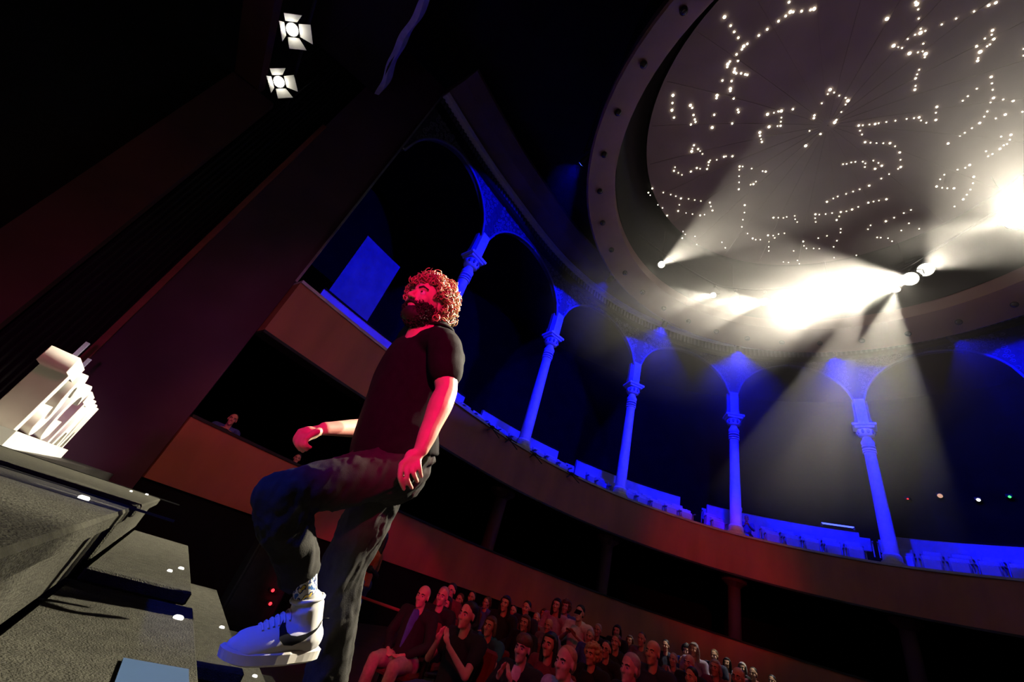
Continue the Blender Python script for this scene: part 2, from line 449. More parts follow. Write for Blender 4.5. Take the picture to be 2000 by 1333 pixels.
# little lamps set in the dome as constellations: (column, row, size)
STARS = """830,66,3 854,100,2 868,124,2 884,147,2 905,180,3 919,171,2 898,192,2 877,212,2 883,237,2 851,240,2 843,250,3 841,261,2 870,268,2 868,280,3 876,286,2 895,286,2 911,290,2 919,292,2 822,314,2 858,316,2 853,346,3 853,355,2 866,384,2 882,428,2 885,438,2 860,482,2 801,372,3 799,383,2 790,448,2 782,498,3
629,372,3 627,402,2 625,430,3 633,459,2 697,411,3 704,421,2 709,449,2 714,466,2 717,476,2 699,486,2 1082,8,2 1087,46,3 1098,46,2 1069,62,2 1041,82,2 1131,43,2 1166,38,2 1180,34,3 997,114,2 964,138,2
998,446,3 1023,440,1 1041,434,2 1052,433,3 1097,426,2 1052,459,1 1050,475,1 1049,491,2 1037,492,1 1004,495,3 968,517,3 969,530,2 973,543,1 976,554,2
1242,350,3 1258,361,1 1278,373,1 1303,382,1 1312,393,3 1303,408,1 1286,437,1 1266,468,2 1260,478,3 1210,403,1 1233,367,1 1181,450,2 1179,461,2 1162,511,1 1205,523,2 1147,569,3
1464,73,3 1576,8,2 1581,16,3 1586,36,1 1588,72,1 1596,112,1 1595,128,3 1614,120,1 1574,135,1 1545,152,1 1490,178,3 1508,183,1 1523,187,1 1552,208,3 1585,204,1 1606,170,1 1604,200,1 1615,210,3 1612,223,1 1590,272,1 1582,290,1 1576,305,2 1576,335,1 1573,350,2
1678,95,1 1734,72,1 1804,44,1 1861,20,2 1889,10,2 1876,118,2 1873,135,1 1881,152,2 1846,150,1 1814,180,2 1866,173,1 1855,180,1 1828,202,3 1820,226,1 1818,237,2 1998,190,1 1998,216,1
1354,490,2 1370,489,1 1396,486,1 1418,484,2 1432,481,1 1462,476,1 1497,471,1 1541,464,1 1570,461,1 1590,458,2 1597,470,1 1618,479,1 1655,468,2 1655,440,1 1659,417,2 1359,510,1 1367,525,1 1379,555,2 1400,557,1 1424,558,1 1450,559,1 1476,559,2 1496,571,1 1514,595,2 1517,624,1 1518,652,2 1508,659,1 1293,641,1 1307,640,1 1325,634,1 1341,632,1 1370,631,1 1380,638,1 1411,627,1 1431,636,1 1444,647,2 1418,659,2 1378,652,1
1871,300,2 1874,325,1 1877,350,1 1880,382,2 1868,400,1 1856,435,1 1844,455,1 1826,480,2 1796,500,1 1768,518,1 1750,530,1 1703,560,2 1760,393,1 1780,375,1 1815,346,1 1957,393,2 1918,388,1 1926,447,2 1889,462,1 1993,436,1 1948,526,2 1944,545,1 1933,562,1 1920,567,1 1905,581,2 1876,601,1 1859,610,1 1851,590,1 1910,533,1
711,567,2 705,580,1 702,591,3 727,582,2 735,590,1 744,601,1 774,626,1 769,633,2 767,645,1 762,660,2 735,659,1 722,656,2 699,670,2 664,683,1 650,675,1 633,667,2 637,653,1 800,624,1 828,612,2 836,610,1 861,610,2 889,650,2 901,650,1 936,658,1 979,668,1 991,670,2 953,709,1 943,719,2 932,721,1 888,663,1 887,688,1 887,712,1 886,739,2
548,736,2 533,752,2 540,762,1 591,752,1 570,800,1 588,812,1 606,842,2 660,775,2 690,777,1 714,781,1 738,785,1 773,791,2 654,800,1 649,824,2 680,832,1 705,836,1 735,841,2 752,838,1 783,822,2 777,806,1 620,760,1 640,766,1
909,801,2 908,830,1 902,858,1 898,886,1 920,912,1 940,931,2 952,936,1 970,936,1 1000,919,2 1020,920,1 1041,914,1 1064,911,1 1026,929,1 1003,944,1 1003,964,1 1003,980,1 1021,850,2 1040,850,1 1060,851,1 1073,847,1 1104,843,1 1106,856,1 1114,867,1 668,904,1 665,930,2 677,915,1 715,923,1 722,955,1 833,968,1 820,946,1
1185,837,2 1200,838,1 1225,836,1 1250,832,1 1284,828,2 1278,845,1 1268,859,2 1184,852,1 1186,867,1 1306,825,1 1328,818,2 1352,808,1 1392,791,2 1412,787,1 1433,783,1 1462,778,2 1230,788,2 1255,775,1 1272,767,1 1305,757,1 1332,748,1 1358,739,1 1395,725,2 1442,697,1 1472,680,1
1137,943,2 1140,960,1 1150,970,1 1178,970,1 1200,971,1 1196,930,1 1230,921,1 1284,894,1 1283,908,1 1269,940,1 1256,964,1 1100,980,1 1060,1023,1 1080,1025,1 1115,1017,1 1122,1030,1 1258,1006,1 1345,997,1
1558,820,1 1530,832,1 1492,850,1 1460,864,2 1400,880,1 1390,895,1 1590,893,1 1550,872,1 1520,900,1 1484,942,1 1468,930,1 1440,928,1 1426,927,1 1787,644,2 1770,655,1 1740,662,1 1688,682,1 1672,700,1 1658,728,2 1680,733,1 1700,735,1 1726,735,2 1803,690,2 1800,715,1 1790,740,1 1776,760,1 1762,778,2 1728,806,1"""
M_STAR = emit('star_lamp', (1.0, .92, .62), 9.0)
protos = {}
items = sorted((tuple(int(q) for q in s.split(',')) for s in STARS.split()), key=lambda q: -q[2])
rest = MB(); nstar = 0
C3 = Vector((HC.x, HC.y, DCZ))
for sx, sy, sz in items:
    r = ray(1000 + sx / 2, sy / 2).normalized(); o0 = Vector((0, 0, CZ)) - C3
    b = o0.dot(r); disc = b * b - (o0.length_squared - DS * DS)
    if disc < 0: continue
    p = Vector((0, 0, CZ)) + r * (-b + math.sqrt(disc))
    if math.hypot(p.x - HC.x, p.y - HC.y) > DR + .25: continue
    rad = {1: .015, 2: .024, 3: .035}[sz]
    p.z -= .015
    if nstar < 300:
        if sz not in protos:
            mb = MB(); mb.ell((0, 0, 0), rad, nu=8, nv=6); o = mb.build('star_lamp', M_STAR, dome, True); protos[sz] = o
        else:
            o = protos[sz].copy(); COL.objects.link(o)
        o.location = p
    else: rest.ell(p, rad, nu=8, nv=6)
    nstar += 1
if rest.v: tag(rest.build('star_lamp_rest', M_STAR, dome), kind='stuff')

# ---------------------------------------------------------------- stage, steps, proscenium
STZ, RISE, GO, X0 = 1.05, .175, .283, -.10
mb = MB(); mb.box((-7.6, 0, STZ - .12), (13.3, 17.9, .24)); o = S(mb.build('floor_stage', M_DECK))
mb = MB(); mb.box((-1.1, 0, (STZ - .24 - .27) / 2), (.2, 17.9, STZ - .24 + .27)); S(mb.build('wall_stage_front', M_BLACK))
M_DOT = emit('step_led', (1.0, .97, .88), 2.2)
def steps(label, y0, y1, dots):
    r = empty('stage_steps', (0, y0, -.27)); inv = -Vector((0, y0, -.27))
    yc = (y0 + y1) / 2; L = y1 - y0
    def part(name, boxes, m):
        q = MB()
        for c, s in boxes: q.box(Vector(c) + inv, s, bev=.006)
        return q.build(name, m, r)
    for k in range(0, 8):
        z = STZ - RISE * k + (.012 if k == 0 else 0); xn = X0 + GO * k; xb = xn - GO if k else -.95
        part('tread', [(((xn + xb) / 2 + .01, yc, z - .02), (xn - xb + .02, L, .04))], M_CARPET)
        if z - RISE > -.27:
            part('riser', [((xn - .012, yc, z - .04 - (RISE - .04) / 2), (.02, L - .01, RISE - .042))], M_CARPET)
    for ys in (y0 + .03, y1 - .03):
        q = MB()
        pts = [(-.93, -.26), (-.93, STZ - .045)]
        for k in range(0, 8):
            z = STZ - RISE * k - .045; xn = X0 + GO * k - .03
            pts += [(xn, z), (xn, max(z - RISE, -.26))]
        n = len(pts); vv = []
        for dy in (-.012, .012): vv += [Vector((x, ys + dy, z)) + inv for x, z in pts]
        ff = [tuple(range(n)), tuple(range(2 * n - 1, n - 1, -1))] + [(i, (i + 1) % n, (i + 1) % n + n, i + n) for i in range(n)]
        mesh_obj('side_panel', vv, ff, M_BLACK, r)
    q = MB(); q.box(Vector((X0 - .4, y1 - .055, STZ + .0125)) + inv, (1.05, .008, .006)); q.build('edge_trim', M_BLACK, r)
    for k, dx, dy, rr in dots:
        z = STZ - RISE * k + (.012 if k == 0 else 0); q = MB()
        q.lathe([(rr, 0), (rr, .004), (rr * .7, .007)], 12, Matrix.Translation(Vector((X0 + GO * k - dx, dy, z)) + inv))
        q.build('marker_dot', M_DOT, r)
    return tag(r, label, 'steps', 'carpeted stage steps')
steps('grey carpeted flight of stage steps that the man climbs, beyond the dark gap', 1.88, 3.42,
      [(1, .02, 2.35, .011), (1, .06, 2.2, .009), (2, .02, 2.45, .011), (3, .03, 2.6, .012), (0, .05, 3.25, .008), (0, .1, 2.9, .006)])
steps('nearer grey carpeted flight of stage steps with a pale blue square on it', -.75, 1.64,
      [(1, .022, 1.47, .012), (0, .06, 1.36, .011), (3, .03, 1.5, .011)])
# thin pale blue square laid on the near flight
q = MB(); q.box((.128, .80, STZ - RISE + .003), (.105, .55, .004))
tag(q.build('blue_square', mat('pale_blue_flat', (.022, .05, .11), .6, .1, 8)), 'pale blue square on the nearest carpeted step', 'tape')
# proscenium wall beside the balconies, with the dark gap and the far jamb
q = MB(); q.box((-1.475, 9.1, 7.2), (1.68, .16, 14.9)); S(q.build('wall_proscenium', M_WALLP))
q = MB(); q.box((-.62, 8.98, 9.9), (.05, .05, 8.8)); S(q.build('trim_3', M_STEEL))
q = MB(); q.box((-2.32, 8.99, 5.4), (.10, .05, 8.6)); S(q.build('trim_4', mat('dull_red_trim', (.25, .06, .05), .6)))
# stage-house jamb and header
q = MB(); q.box((-3.85, 9.1, 5.15), (.95, .16, 8.2)); S(q.build('wall_stage_jamb', mat('maroon_flat', (.09, .03, .03), .8, .15, 1.5)))
q = MB(); q.box((-4.05, 2.0, 9.45), (.55, 14.4, .3)); S(q.build('trim_5', MATS['maroon_flat']))
q = MB(); q.box((-4.5, 0, 12.1), (5.0, 18, .3)); S(q.build('wall_header', mat('header_paint', (.03, .022, .03), .8)))
q = MB(); q.box((-14.2, 0, 6.5), (.2, 18.4, 13)); S(q.build('wall_stage_back', M_VELVET))
q = MB(); q.box((-7.5, 9.4, 6.5), (13.4, .1, 13)); S(q.build('wall_stage_side', M_VELVET))
# wavy lit hem of the house pelmet
pts = [(-2.0 + .035 * math.sin(y * 2.3) + .02 * math.sin(y * 6.1), y, 12.0 - .06 + .03 * math.sin(y * 1.7)) for y in [8.95 - .12 * k for k in range(80)]]
q = MB()
vs, fs = [], []
for k, p in enumerate(pts):
    wd = .035 + .03 * (.5 + .5 * math.sin(k * .47 + math.sin(k * .19) * 2))
    p = Vector(p); vs += [p + Vector((-wd, 0, -.05)), p + Vector((wd, 0, .03)), p + Vector((wd, 0, .5)), p + Vector((-.03, 0, .5))]
for k in range(len(pts) - 1):
    a, b = k * 4, k * 4 + 4
    for j in range(4): fs.append((a + j, b + j, b + (j + 1) % 4, a + (j + 1) % 4))
tag(mesh_obj('pelmet_curtain', vs, fs, mat('lilac_cloth', (.62, .55, .8), .8, .15, 5)), 'lilac hem of a gathered pelmet curtain hanging under the dark header', 'curtain')
# folded black legs of curtain in the gap between the two walls
vs, fs = [], []; n = 60
for k in range(n + 1):
    x = -3.36 + 1.02 * k / n; y = 9.2 + .05 * math.sin(k * 1.1)
    vs += [(x, y, STZ), (x, y, 12.0), (x, y + .03, 12.0), (x, y + .03, STZ)]
for k in range(n):
    a, b = k * 4, k * 4 + 4
    for j in range(4): fs.append((a + j, b + j, b + (j + 1) % 4, a + (j + 1) % 4))
tag(mesh_obj('stage_curtain', vs, fs, M_VELVET, None, True), 'black velvet leg curtain hanging between the plum wall and the maroon jamb', 'curtain')
# two upright battens standing behind the letters
for (a, b, wd, lab) in (((62, 778), (170, 669), .05, 'taller lilac upright post standing on stage behind the white letters'),
                        ((96, 779), (176, 702), .045, 'shorter lilac upright post with a notch, behind the white letters')):
    p0, p1 = atY(*a, 8.6), atY(*b, 8.6); x = (p0.x + p1.x) / 2
    r = empty('upright_post', (x, 8.6, STZ))
    q = MB(); q.box((0, 0, (p1.z - STZ) / 2), (wd, wd, p1.z - STZ)); q.build('post', mat('lilac_post', (.5, .48, .7), .5), r)
    q = MB(); q.box((0, 0, .015), (.09, .09, .03)); q.build('foot_plate', M_METAL, r)
    tag(r, lab, 'post')
# thin pipe over the stage
p0, p1 = atZ(245, 28, 10.2), atZ(293, 72, 10.2)
q = MB(); q.tube([p0, p0.lerp(p1, .25)], .02, 8); pa = q; pa.tube([p0.lerp(p1, .3), p1], .02, 8)
r = empty('hanging_pipe', p0); q2 = MB(); q2.tube([(0, 0, 0), p1 - p0], .022, 8); q2.build('pipe', mat('pale_pipe', (.7, .7, .75), .4), r)
for t in (.1, .9):
    q2 = MB(); c = (p1 - p0) * t; q2.tube([c, c + Vector((0, 0, 1.9))], .006, 6); q2.build('hanger', M_METAL, r)
tag(r, 'thin pale pipe hanging high in the dark stage house', 'pipe')
# ---------------------------------------------------------------- white letters on the stage
L0, L1 = Vector((-1.05, 3.72, STZ)), Vector((-1.40, 7.05, STZ))
word = "TSCTAM"
ldir = (L1 - L0).normalized(); lang = math.atan2(ldir.y, ldir.x)
def letter_mesh(ch):
    cu = bpy.data.curves.new('t', 'FONT'); cu.body = ch; cu.size = .66; cu.extrude = .075; cu.offset = .022; cu.bevel_depth = .004
    cu.align_x = 'CENTER'; cu.resolution_u = 4
    o = bpy.data.objects.new('t', cu); COL.objects.link(o)
    dg = bpy.context.evaluated_depsgraph_get(); dg.update()
    me = bpy.data.meshes.new_from_object(o.evaluated_get(dg)); bpy.data.objects.remove(o); return me
ll = {'T': 'tall white foam letter T', 'S': 'white foam letter S', 'C': 'white foam letter C', 'A': 'white foam letter A', 'M': 'white foam letter M at the end of the word'}
for k, ch in enumerate(word):
    me = letter_mesh(ch); me.name = 'letter'; me.materials.clear(); me.materials.append(M_WHITE)
    o = bpy.data.objects.new('sign_letter', me); COL.objects.link(o)
    zs = [v.co.y for v in me.vertices]
    o.rotation_euler = Euler((PI / 2, 0, lang))
    p = L0.lerp(L1, (k + .35) / len(word)); o.location = p + Vector((0, 0, .101 - min(zs)))
    lab = ll[ch]
    if k == 0: lab = 'white foam letter T, first of the word, catching pink light'
    if k == 3: lab = 'white foam letter T between the letters C and A'
    tag(o, lab + ' standing on stage' if len(lab.split()) < 6 else lab, 'letter', 'white letters standing on stage')
q = MB(); R = Matrix.Rotation(lang, 3, 'Z'); q.box(L0.lerp(L1, .5) + Vector((.0, 0, .05)), ((L1 - L0).length + .1, .24, .10), R)
tag(q.build('plinth_board', M_WHITE), 'long cream plinth board under the white letters', 'plinth')
spot('light_letters', (1.9, 3.2, 4.2), L0.lerp(L1, .5) + Vector((0, 0, .25)), 60, (1, .95, .85), 46, .5, .1)
spot('light_letters_pink', (-.2, 1.0, 2.6), L0.lerp(L1, .25) + Vector((0, 0, .3)), 60, (1, .1, .25), 16, .3, .05)
spot('light_letters_blue', (-3.2, 2.0, 3.0), L0.lerp(L1, .55) + Vector((0, 0, .1)), 130, (.25, .3, 1.0), 24, .3, .05)

# ---------------------------------------------------------------- theatre lamps
def lamp_parts(root, R, rad, lensmat, bodymat=None):
    """R: rotation taking -Z to the aim; the lens sits at the origin"""
    M = R.to_4x4(); bodymat = bodymat or M_BLACK
    q = MB(); q.lathe([(rad * 1.12, .02), (rad * 1.15, -.0), (rad * 1.15, .16), (rad * .9, .22), (rad * .85, .42), (rad * .5, .48)], 18, M); q.build('housing', bodymat, root)
    q = MB(); q.lathe([(rad, -.004), (rad, .012)], 20, M); ln = q.build('lens', lensmat, root)
    q = MB(); w_ = rad * 1.15 + .05
    q.tube([M @ Vector((-w_, 0, .22)), M @ Vector((-w_, 0, .22)) + Vector((0, 0, .16)), Vector(M @ Vector((0, 0, .22))) + Vector((0, 0, .42)), M @ Vector((w_, 0, .22)) + Vector((0, 0, .16)), M @ Vector((w_, 0, .22))], .014, 6)
    q.build('yoke', M_METAL, root)
    q = MB(); q.box(Vector(M @ Vector((0, 0, .22))) + Vector((0, 0, .47)), (.07, .09, .12)); q.build('clamp', M_METAL, root)
    return ln
ZL = CZ + 11.5
M_LENS = emit('white_lens', (1.0, .93, .74), 6.0)
MAN = Vector((.55, 1.7, 1.4))
# (px, py, radius, target, power, cone, label)
LAMPS = [(1292, 517, .12, (-1.0, -6.0, 1.0), 15000, 13, 'small white spotlight throwing one slim beam across the starry dome'),
         (1393, 577, .10, (-2.0, 5.0, 1.0), 5500, 15, 'small white spotlight, first of the dim trio beside the slim beam'),
         (1433, 586, .09, (-1.6, 5.6, 1.2), 3000, 12, 'smallest white spotlight in the middle of the dim trio'),
         (1492, 590, .13, (-2.0, 4.8, 1.0), 8000, 17, 'white spotlight ending the dim trio, nearest the bright cluster'),
         (1625, 580, .17, (.45, 2.2, 1.5), 70000, 9.4, 'white spotlight deep in the brightest glow of the haze'),
         (1725, 562, .14, (-2.0, 5.6, 1.0), 12000, 19, 'white spotlight in the middle of the glaring cluster'),
         (1778, 545, .20, (-2.0, 5.6, 1.0), 20000, 21, 'glaring white spotlight with a beam falling beside the deep blue column'),
         (1808, 527, .20, (-3, -4.0, 1.0), 7500, 18, 'orange-rimmed white spotlight at the end of the glaring cluster'),
         (1692, 572, .13, (12.0, 7.4, 0), 3600, 24, 'added white spotlight tilted down towards the back of the pit'),  # extra lamp put in to widen the glow down to the left
         (1748, 566, .13, (12.3, 4.8, 0), 4600, 32, 'added white spotlight turned steeply down inside the glaring cluster'),  # extra lamp put in as the origin of the downward beam
         (1988, 428, .22, (-3, -3.6, 1.0), 22000, 34, 'lone glaring spotlight apart from the cluster, low beside the dome')]
lpos = []; HEAD_AIM = Vector((.52, 1.54, 2.07))
for px, py, rad, tg, pw, cone, lab in LAMPS:
    p = atZ(px, py, ZL + (.55 if px == 1808 else 0)); lpos.append(p)
    r = empty('stage_spotlight', p); d = (Vector(tg) - p).normalized()
    lamp_parts(r, d.to_track_quat('-Z', 'Y').to_matrix(), rad, M_LENS)
    tag(r, lab, 'spotlight', 'white spotlights under the dome')
    spot('light_white_spot', p + d * .05, tg, pw, WARM, cone, .25, rad * .5)
spot('light_haze_fill', lpos[6] + Vector((-.25, .1, -.25)), (8.8, 7.0, 3.0), 80, WARM, 100, .3, .1)  # added wide fill without a fixture, makes haze glow between the beams
spot('light_hair_fill', lpos[10] + (HEAD_AIM - lpos[10]).normalized() * .1, HEAD_AIM, 42000, WARM, 3.3, .4, .1)  # extra narrow beam added to brighten hair, shoulder and arm
# curved bar that carries them
bar = [p + Vector((0, 0, .62)) for p in lpos]
ext0 = bar[0] * 2 - bar[1] + Vector((0, -.3, 0)); ext1 = bar[-1] * 2 - bar[-2]
P_, R_ = spline([ext0] + bar + [ext1], [.03] * (len(bar) + 2), 4)
r = empty('lighting_bar', bar[4]); q = MB(); q.tube([p - bar[4] for p in P_], .03, 8); q.build('pipe', M_METAL, r)
for p in (bar[0], bar[2], bar[4], bar[6], bar[10]):
    q = MB(); q.tube([p - bar[4], p - bar[4] + Vector((0, 0, DZ - p.z + .1))], .008, 6); q.build('hanger', M_METAL, r)
tag(r, 'curved black lighting bar hung under the dome carrying the white spotlights', 'lighting bar')

# blue spots round the outside of the ring, one for each column
M_BLENS = emit('blue_lens', (.05, .10, 1.0), 30.0)
def ringpt(a, r, z): return Vector((HC.x + r * math.cos(a), HC.y + r * math.sin(a), z))
bl = {1: 'blue spotlight glowing beside the ring of globe bulbs, aimed at the column behind the man', 2: 'blue spotlight aimed at the second column from the stage', 3: 'blue spotlight aimed at the column under the left of the beams',
      4: 'blue spotlight aimed at the pale hazy column', 5: 'blue spotlight aimed at the deep blue column by the seats', 6: 'blue spotlight aimed at the last column of the arcade', 7: 'blue spotlight aimed at the dark end of the arcade'}
for i in range(1, 8):
    c = plan(i)
    if i == 1: p = atZ(1135, 320, RING_Z + .25)
    else:
        a = math.atan2(c.y - HC.y, c.x - HC.x) + .10; p = ringpt(a, 6.75, RING_Z + .05)
    tgt = Vector((c.x, c.y, 10.4)); d = (tgt - p).normalized()
    r = empty('blue_spotlight', p); lamp_parts(r, d.to_track_quat('-Z', 'Y').to_matrix(), .085, M_BLENS)
    q = MB(); q.tube([(0, 0, .45), (0, 0, 15.4 - p.z)], .012, 6); q.build('drop_rod', M_METAL, r)
    tag(r, bl[i], 'spotlight', 'blue spotlights round the ring')
    spot('light_blue_column', p + d * .06, tgt, 3300, BLUE, 86, .10, .06)
    spot('light_blue_foot', p + d * .06, Vector((c.x, c.y, 6.4)), 3800, BLUE, 10.5, .25, .04)
# blue light from the foot of the gallery on seats and partitions, and on the added sheet in the end bay
for i in range(1, 7):
    c = plan(i + .5); q_ = off(i + .5, -3.5, 11.0)
    spot('light_blue_seats', q_, off(i + .5, 2.4, 6.5), 420, BLUE, 34, .8, .1)
spot('light_blue_bay', off(.9, -2.5, 11.2), off(.62, 3.0, 7.0), 800, BLUE, 15, .6, .1)

# two barn-door lamps on a pipe over the stage edge
zA = 8.6
pA, pB = atZ(571, 58, zA), atZ(545, 160, zA)
M_FLENS = emit('fresnel_lens', (1, .96, .84), 14.0)
M_DOOR = mat('door_enamel', (.72, .7, .64), .5, .05)
for p, lab in ((pA, 'upper barn-door lamp with two lit flaps, hung beside the maroon header'), (pB, 'lower barn-door lamp with a long lit flap, hung nearer the jamb')):
    d = (Vector((1.4, 1.9, .2)) - p); d.z += 3.4; d.normalize()
    R = d.to_track_quat('-Z', 'Y').to_matrix()
    r = empty('barn_door_lamp', p); ln = lamp_parts(r, R, .10, M_FLENS)
    for k in range(4):
        a = PI / 2 * k + .35; Rk = R @ Matrix.Rotation(a, 3, 'Z')
        q = MB(); ln_ = .26 if k % 2 else .2
        tip = [Vector((.12, -.1, 0)), Vector((.12, .1, 0)), Vector((.26, .15, -ln_)), Vector((.26, -.15, -ln_))]
        th = Vector((.006, 0, .003))
        q.add([Rk @ v for v in tip] + [Rk @ (v + th) for v in tip], [(0, 1, 2, 3), (7, 6, 5, 4), (0, 4, 5, 1), (1, 5, 6, 2), (2, 6, 7, 3), (3, 7, 4, 0)])
        q.build('barn_door', M_DOOR, r)
    tag(r, lab, 'stage lamp', 'barn-door lamps')
    spot('light_barn_door', p + d * .06, p + d * 5, 14, (1, .93, .8), 80, .5, .08)
r = empty('lighting_pipe', (pA.x, 4, zA + .62))
q = MB(); q.tube([(0, -6, 0), (0, 4.9, 0)], .03, 8); q.build('pipe', M_METAL, r)
for y in (-4, 0, 3.5):
    q = MB(); q.tube([(0, y, 0), (0, y, 2.7)], .008, 6); q.build('hanger', M_METAL, r)
tag(r, 'black lighting pipe over the stage edge carrying two barn-door lamps', 'lighting bar')

# ---------------------------------------------------------------- upper balcony: seats and partitions
def make_fold_seat():
    r = empty('balcony_seat')
    q = MB(); q.box((0, .18, .62), (.47, .06, .50), Matrix.Rotation(-.12, 3, 'X'), .02); q.build('backrest', M_SEATB, r)
    q = MB(); q.box((0, .04, .52), (.43, .09, .40), Matrix.Rotation(.10, 3, 'X'), .025); q.build('seat', M_SEATB, r)
    for s in (-1, 1):
        q = MB(); q.box((s * .265, .05, .33), (.035, .05, .66)); q.box((s * .265, -.02, .67), (.045, .30, .03)); q.build('arm_post', M_STEEL, r)
    return r
sp = make_fold_seat(); first = True
GAPS = [(3.97, 4.27), (1.72, 1.86), (2.66, 2.8), (3.74, 3.9), (4.88, 5.0)]
def seat_row(d, z, lab, u0, u1):
    global first
    u = u0
    while u < u1:
        if not any(a < u < b for a, b in GAPS):
            o = sp if first else copy_tree(sp); first = False
            p = off(u, d, z); t = tangent(u); o.location = p; o.rotation_euler = (0, 0, math.atan2(t.y, t.x))
            tag(o, lab, 'seat', 'folding seats in the upper balcony')
        L = (plan(u + .02) - plan(u)).length / .02
        u += .565 / L
seat_row(.72, 5.315, 'blue-lit folding seat in the front row right behind the balcony ledge', .95, 6.3)
seat_row(1.55, 5.66, 'blue-lit folding seat in the second row against the partition', .95, 6.3)
S(sweep('trim_6', rect(1.25, 2.25, 5.35, 5.658), M_DARK, step=.1))
for k, (a, b) in enumerate(((.32, 1.70), (1.88, 2.64), (2.82, 3.72), (3.92, 4.86), (5.02, 6.2), (6.4, 7.6))):
    o = sweep('wall_partition', rect(2.25, 2.37, 5.37, 7.05), M_PART, a, b, .05); S(o)
    sweep('cap_rail', rect(2.22, 2.40, 7.051, 7.10), M_DARK, a, b, .05, parent=o)
# pale sheet added in the end bay to catch the blue light, and a dark rear balustrade
S(sweep('wall_end_sheet', rect(3.6, 3.7, 6.0, 10.6), mat('grey_sheet', (.3, .3, .34), .9, .2, 2, .4, 3), .46, .84, .03))
for k, (a, b) in enumerate(((2.8, 3.75), (4.0, 4.9), (5.0, 6.2))):
    u = a
    while u < b:
        o = copy_tree(sp); p = off(u, 4.0, 6.55); t = tangent(u); o.location = p; o.rotation_euler = (0, 0, math.atan2(t.y, t.x))
        tag(o, 'dim folding seat in the rear row behind the partition', 'seat', 'folding seats in the upper balcony')
        u += .565 / ((plan(u + .02) - plan(u)).length / .02)
S(sweep('trim_7', rect(3.5, 4.6, 5.9, 6.548), M_DARK, step=.1))
# brackets hooked over the fascia near the second column
for u in (1.62, 1.80, 2.06, 2.45):
    p = off(u, -.42, Z2T + .02); n = -outward(u); r = empty('bracket_arm', p); N = Vector((n.x, n.y, 0)); T = tangent(u); T = Vector((T.x, T.y, 0))
    q = MB(); q.box((0, 0, -.02), (.10, .10, .08)); q.build('hook', M_METAL, r)
    for s in (-1, 1):
        q = MB(); q.tube([(0, 0, -.04), N * .16 + T * (.28 * s) + Vector((0, 0, -.26))], .016, 6); q.build('leg', M_METAL, r)
    q = MB(); q.tube([T * -.25 + N * .08 + Vector((0, 0, -.04)), T * .25 + N * .08 + Vector((0, 0, -.04))], .02, 6); q.build('bar', M_METAL, r)
    tag(r, 'black two-legged bracket hooked over the upper balcony ledge', 'bracket', 'brackets on the balcony ledge')
# blue tube lamp, LED and control-desk lamps
def small_lamp(name, lab, p, size, color, strength, box=(.16, .12, .10)):
    r = empty(name, p)
    q = MB(); q.box((0, .0, 0), box, bev=.01); q.build('case', M_BLACK, r)
    dirc = (Vector((0, 0, CZ)) - Vector(p)).normalized()
    q = MB(); q.ell(dirc * (max(box) * .5 + size * .5), size, nu=10, nv=8); q.build('lens', emit(name + '_glow_%d' % int(color[0] * 99 + color[1] * 9999 + strength), color, strength), r)
    tag(r, lab, 'lamp'); return r
p0 = off(4.66, 2.3, 7.22); p1 = off(4.84, 2.3, 7.22); r = empty('tube_lamp', p0)
q = MB(); q.tube([(0, 0, 0), p1 - p0], .03, 8); q.build('tube', emit('blue_tube', (.04, .06, 1.0), 5.0), r)
for t in (0, 1):
    q = MB(); q.box((p1 - p0) * t + Vector((0, 0, -.06)), (.06, .06, .1)); q.build('holder', M_METAL, r)
tag(r, 'short blue tube lamp lying on the partition beside the deep blue column', 'lamp')
pl = off(5.04, 2.3, 7.16); small_lamp('led_lamp', 'tiny white LED on the partition corner past the deep blue column', pl, .03, (.7, .7, 1), 6, (.1, .1, .1))
def at_back(px, py, d=22.0): return atD(px, py, d)
for px, py, c, st, s_, lab in ((1836, 969, (1, .55, .4), .7, .09, 'small salmon-coloured lamp at the dark control desk'), (1911, 977, (1, 1, 1), 6, .06, 'bright white lamp at the dark control desk'),
                           (1972, 971, (.05, 1, .15), 3, .045, 'green indicator lamp at the dark control desk'), (1773, 975, (1, .03, .03), 2, .035, 'red indicator lamp alone beyond the deep blue column'),
                           (1396, 1014, (.7, 1, .05), 3, .05, 'yellow-green indicator lamp beside the pale hazy column')):
    d = 14.0
    while d < 26:
        p = atD(px, py, d)
        if min((plan(.1 * k_) - Vector((p.x, p.y))).length for k_ in range(0, 100)) > 6.95 and (Vector((p.x, p.y)) - HC).length > 12: break
        d += .03
    small_lamp('indicator_lamp', lab, p, s_, c, st, (.3, .2, .14))
# two red indicator lamps on the black rack by the steps
for px, py, lab in ((533, 1154, 'upper red indicator lamp glowing in the dark beyond the steps'), (528, 1180, 'lower red indicator lamp glowing in the dark beyond the steps')):
    p = atY(px, py, 7.6); small_lamp('rack_lamp', lab, p, .022, (1, .02, .03), 4, (.12, .08, .05))
r = empty('equipment_rack', (1.62, 7.95, -.27))
q = MB(); q.box((0, 0, .62), (.7, .55, 1.2), bev=.02); q.build('body', M_BLACK, r)
q = MB(); q.box((0, -.285, .62), (.6, .02, 1.05)); q.build('front_panel', M_METAL, r)
tag(r, 'black equipment rack in the dark corner beyond the steps', 'rack')

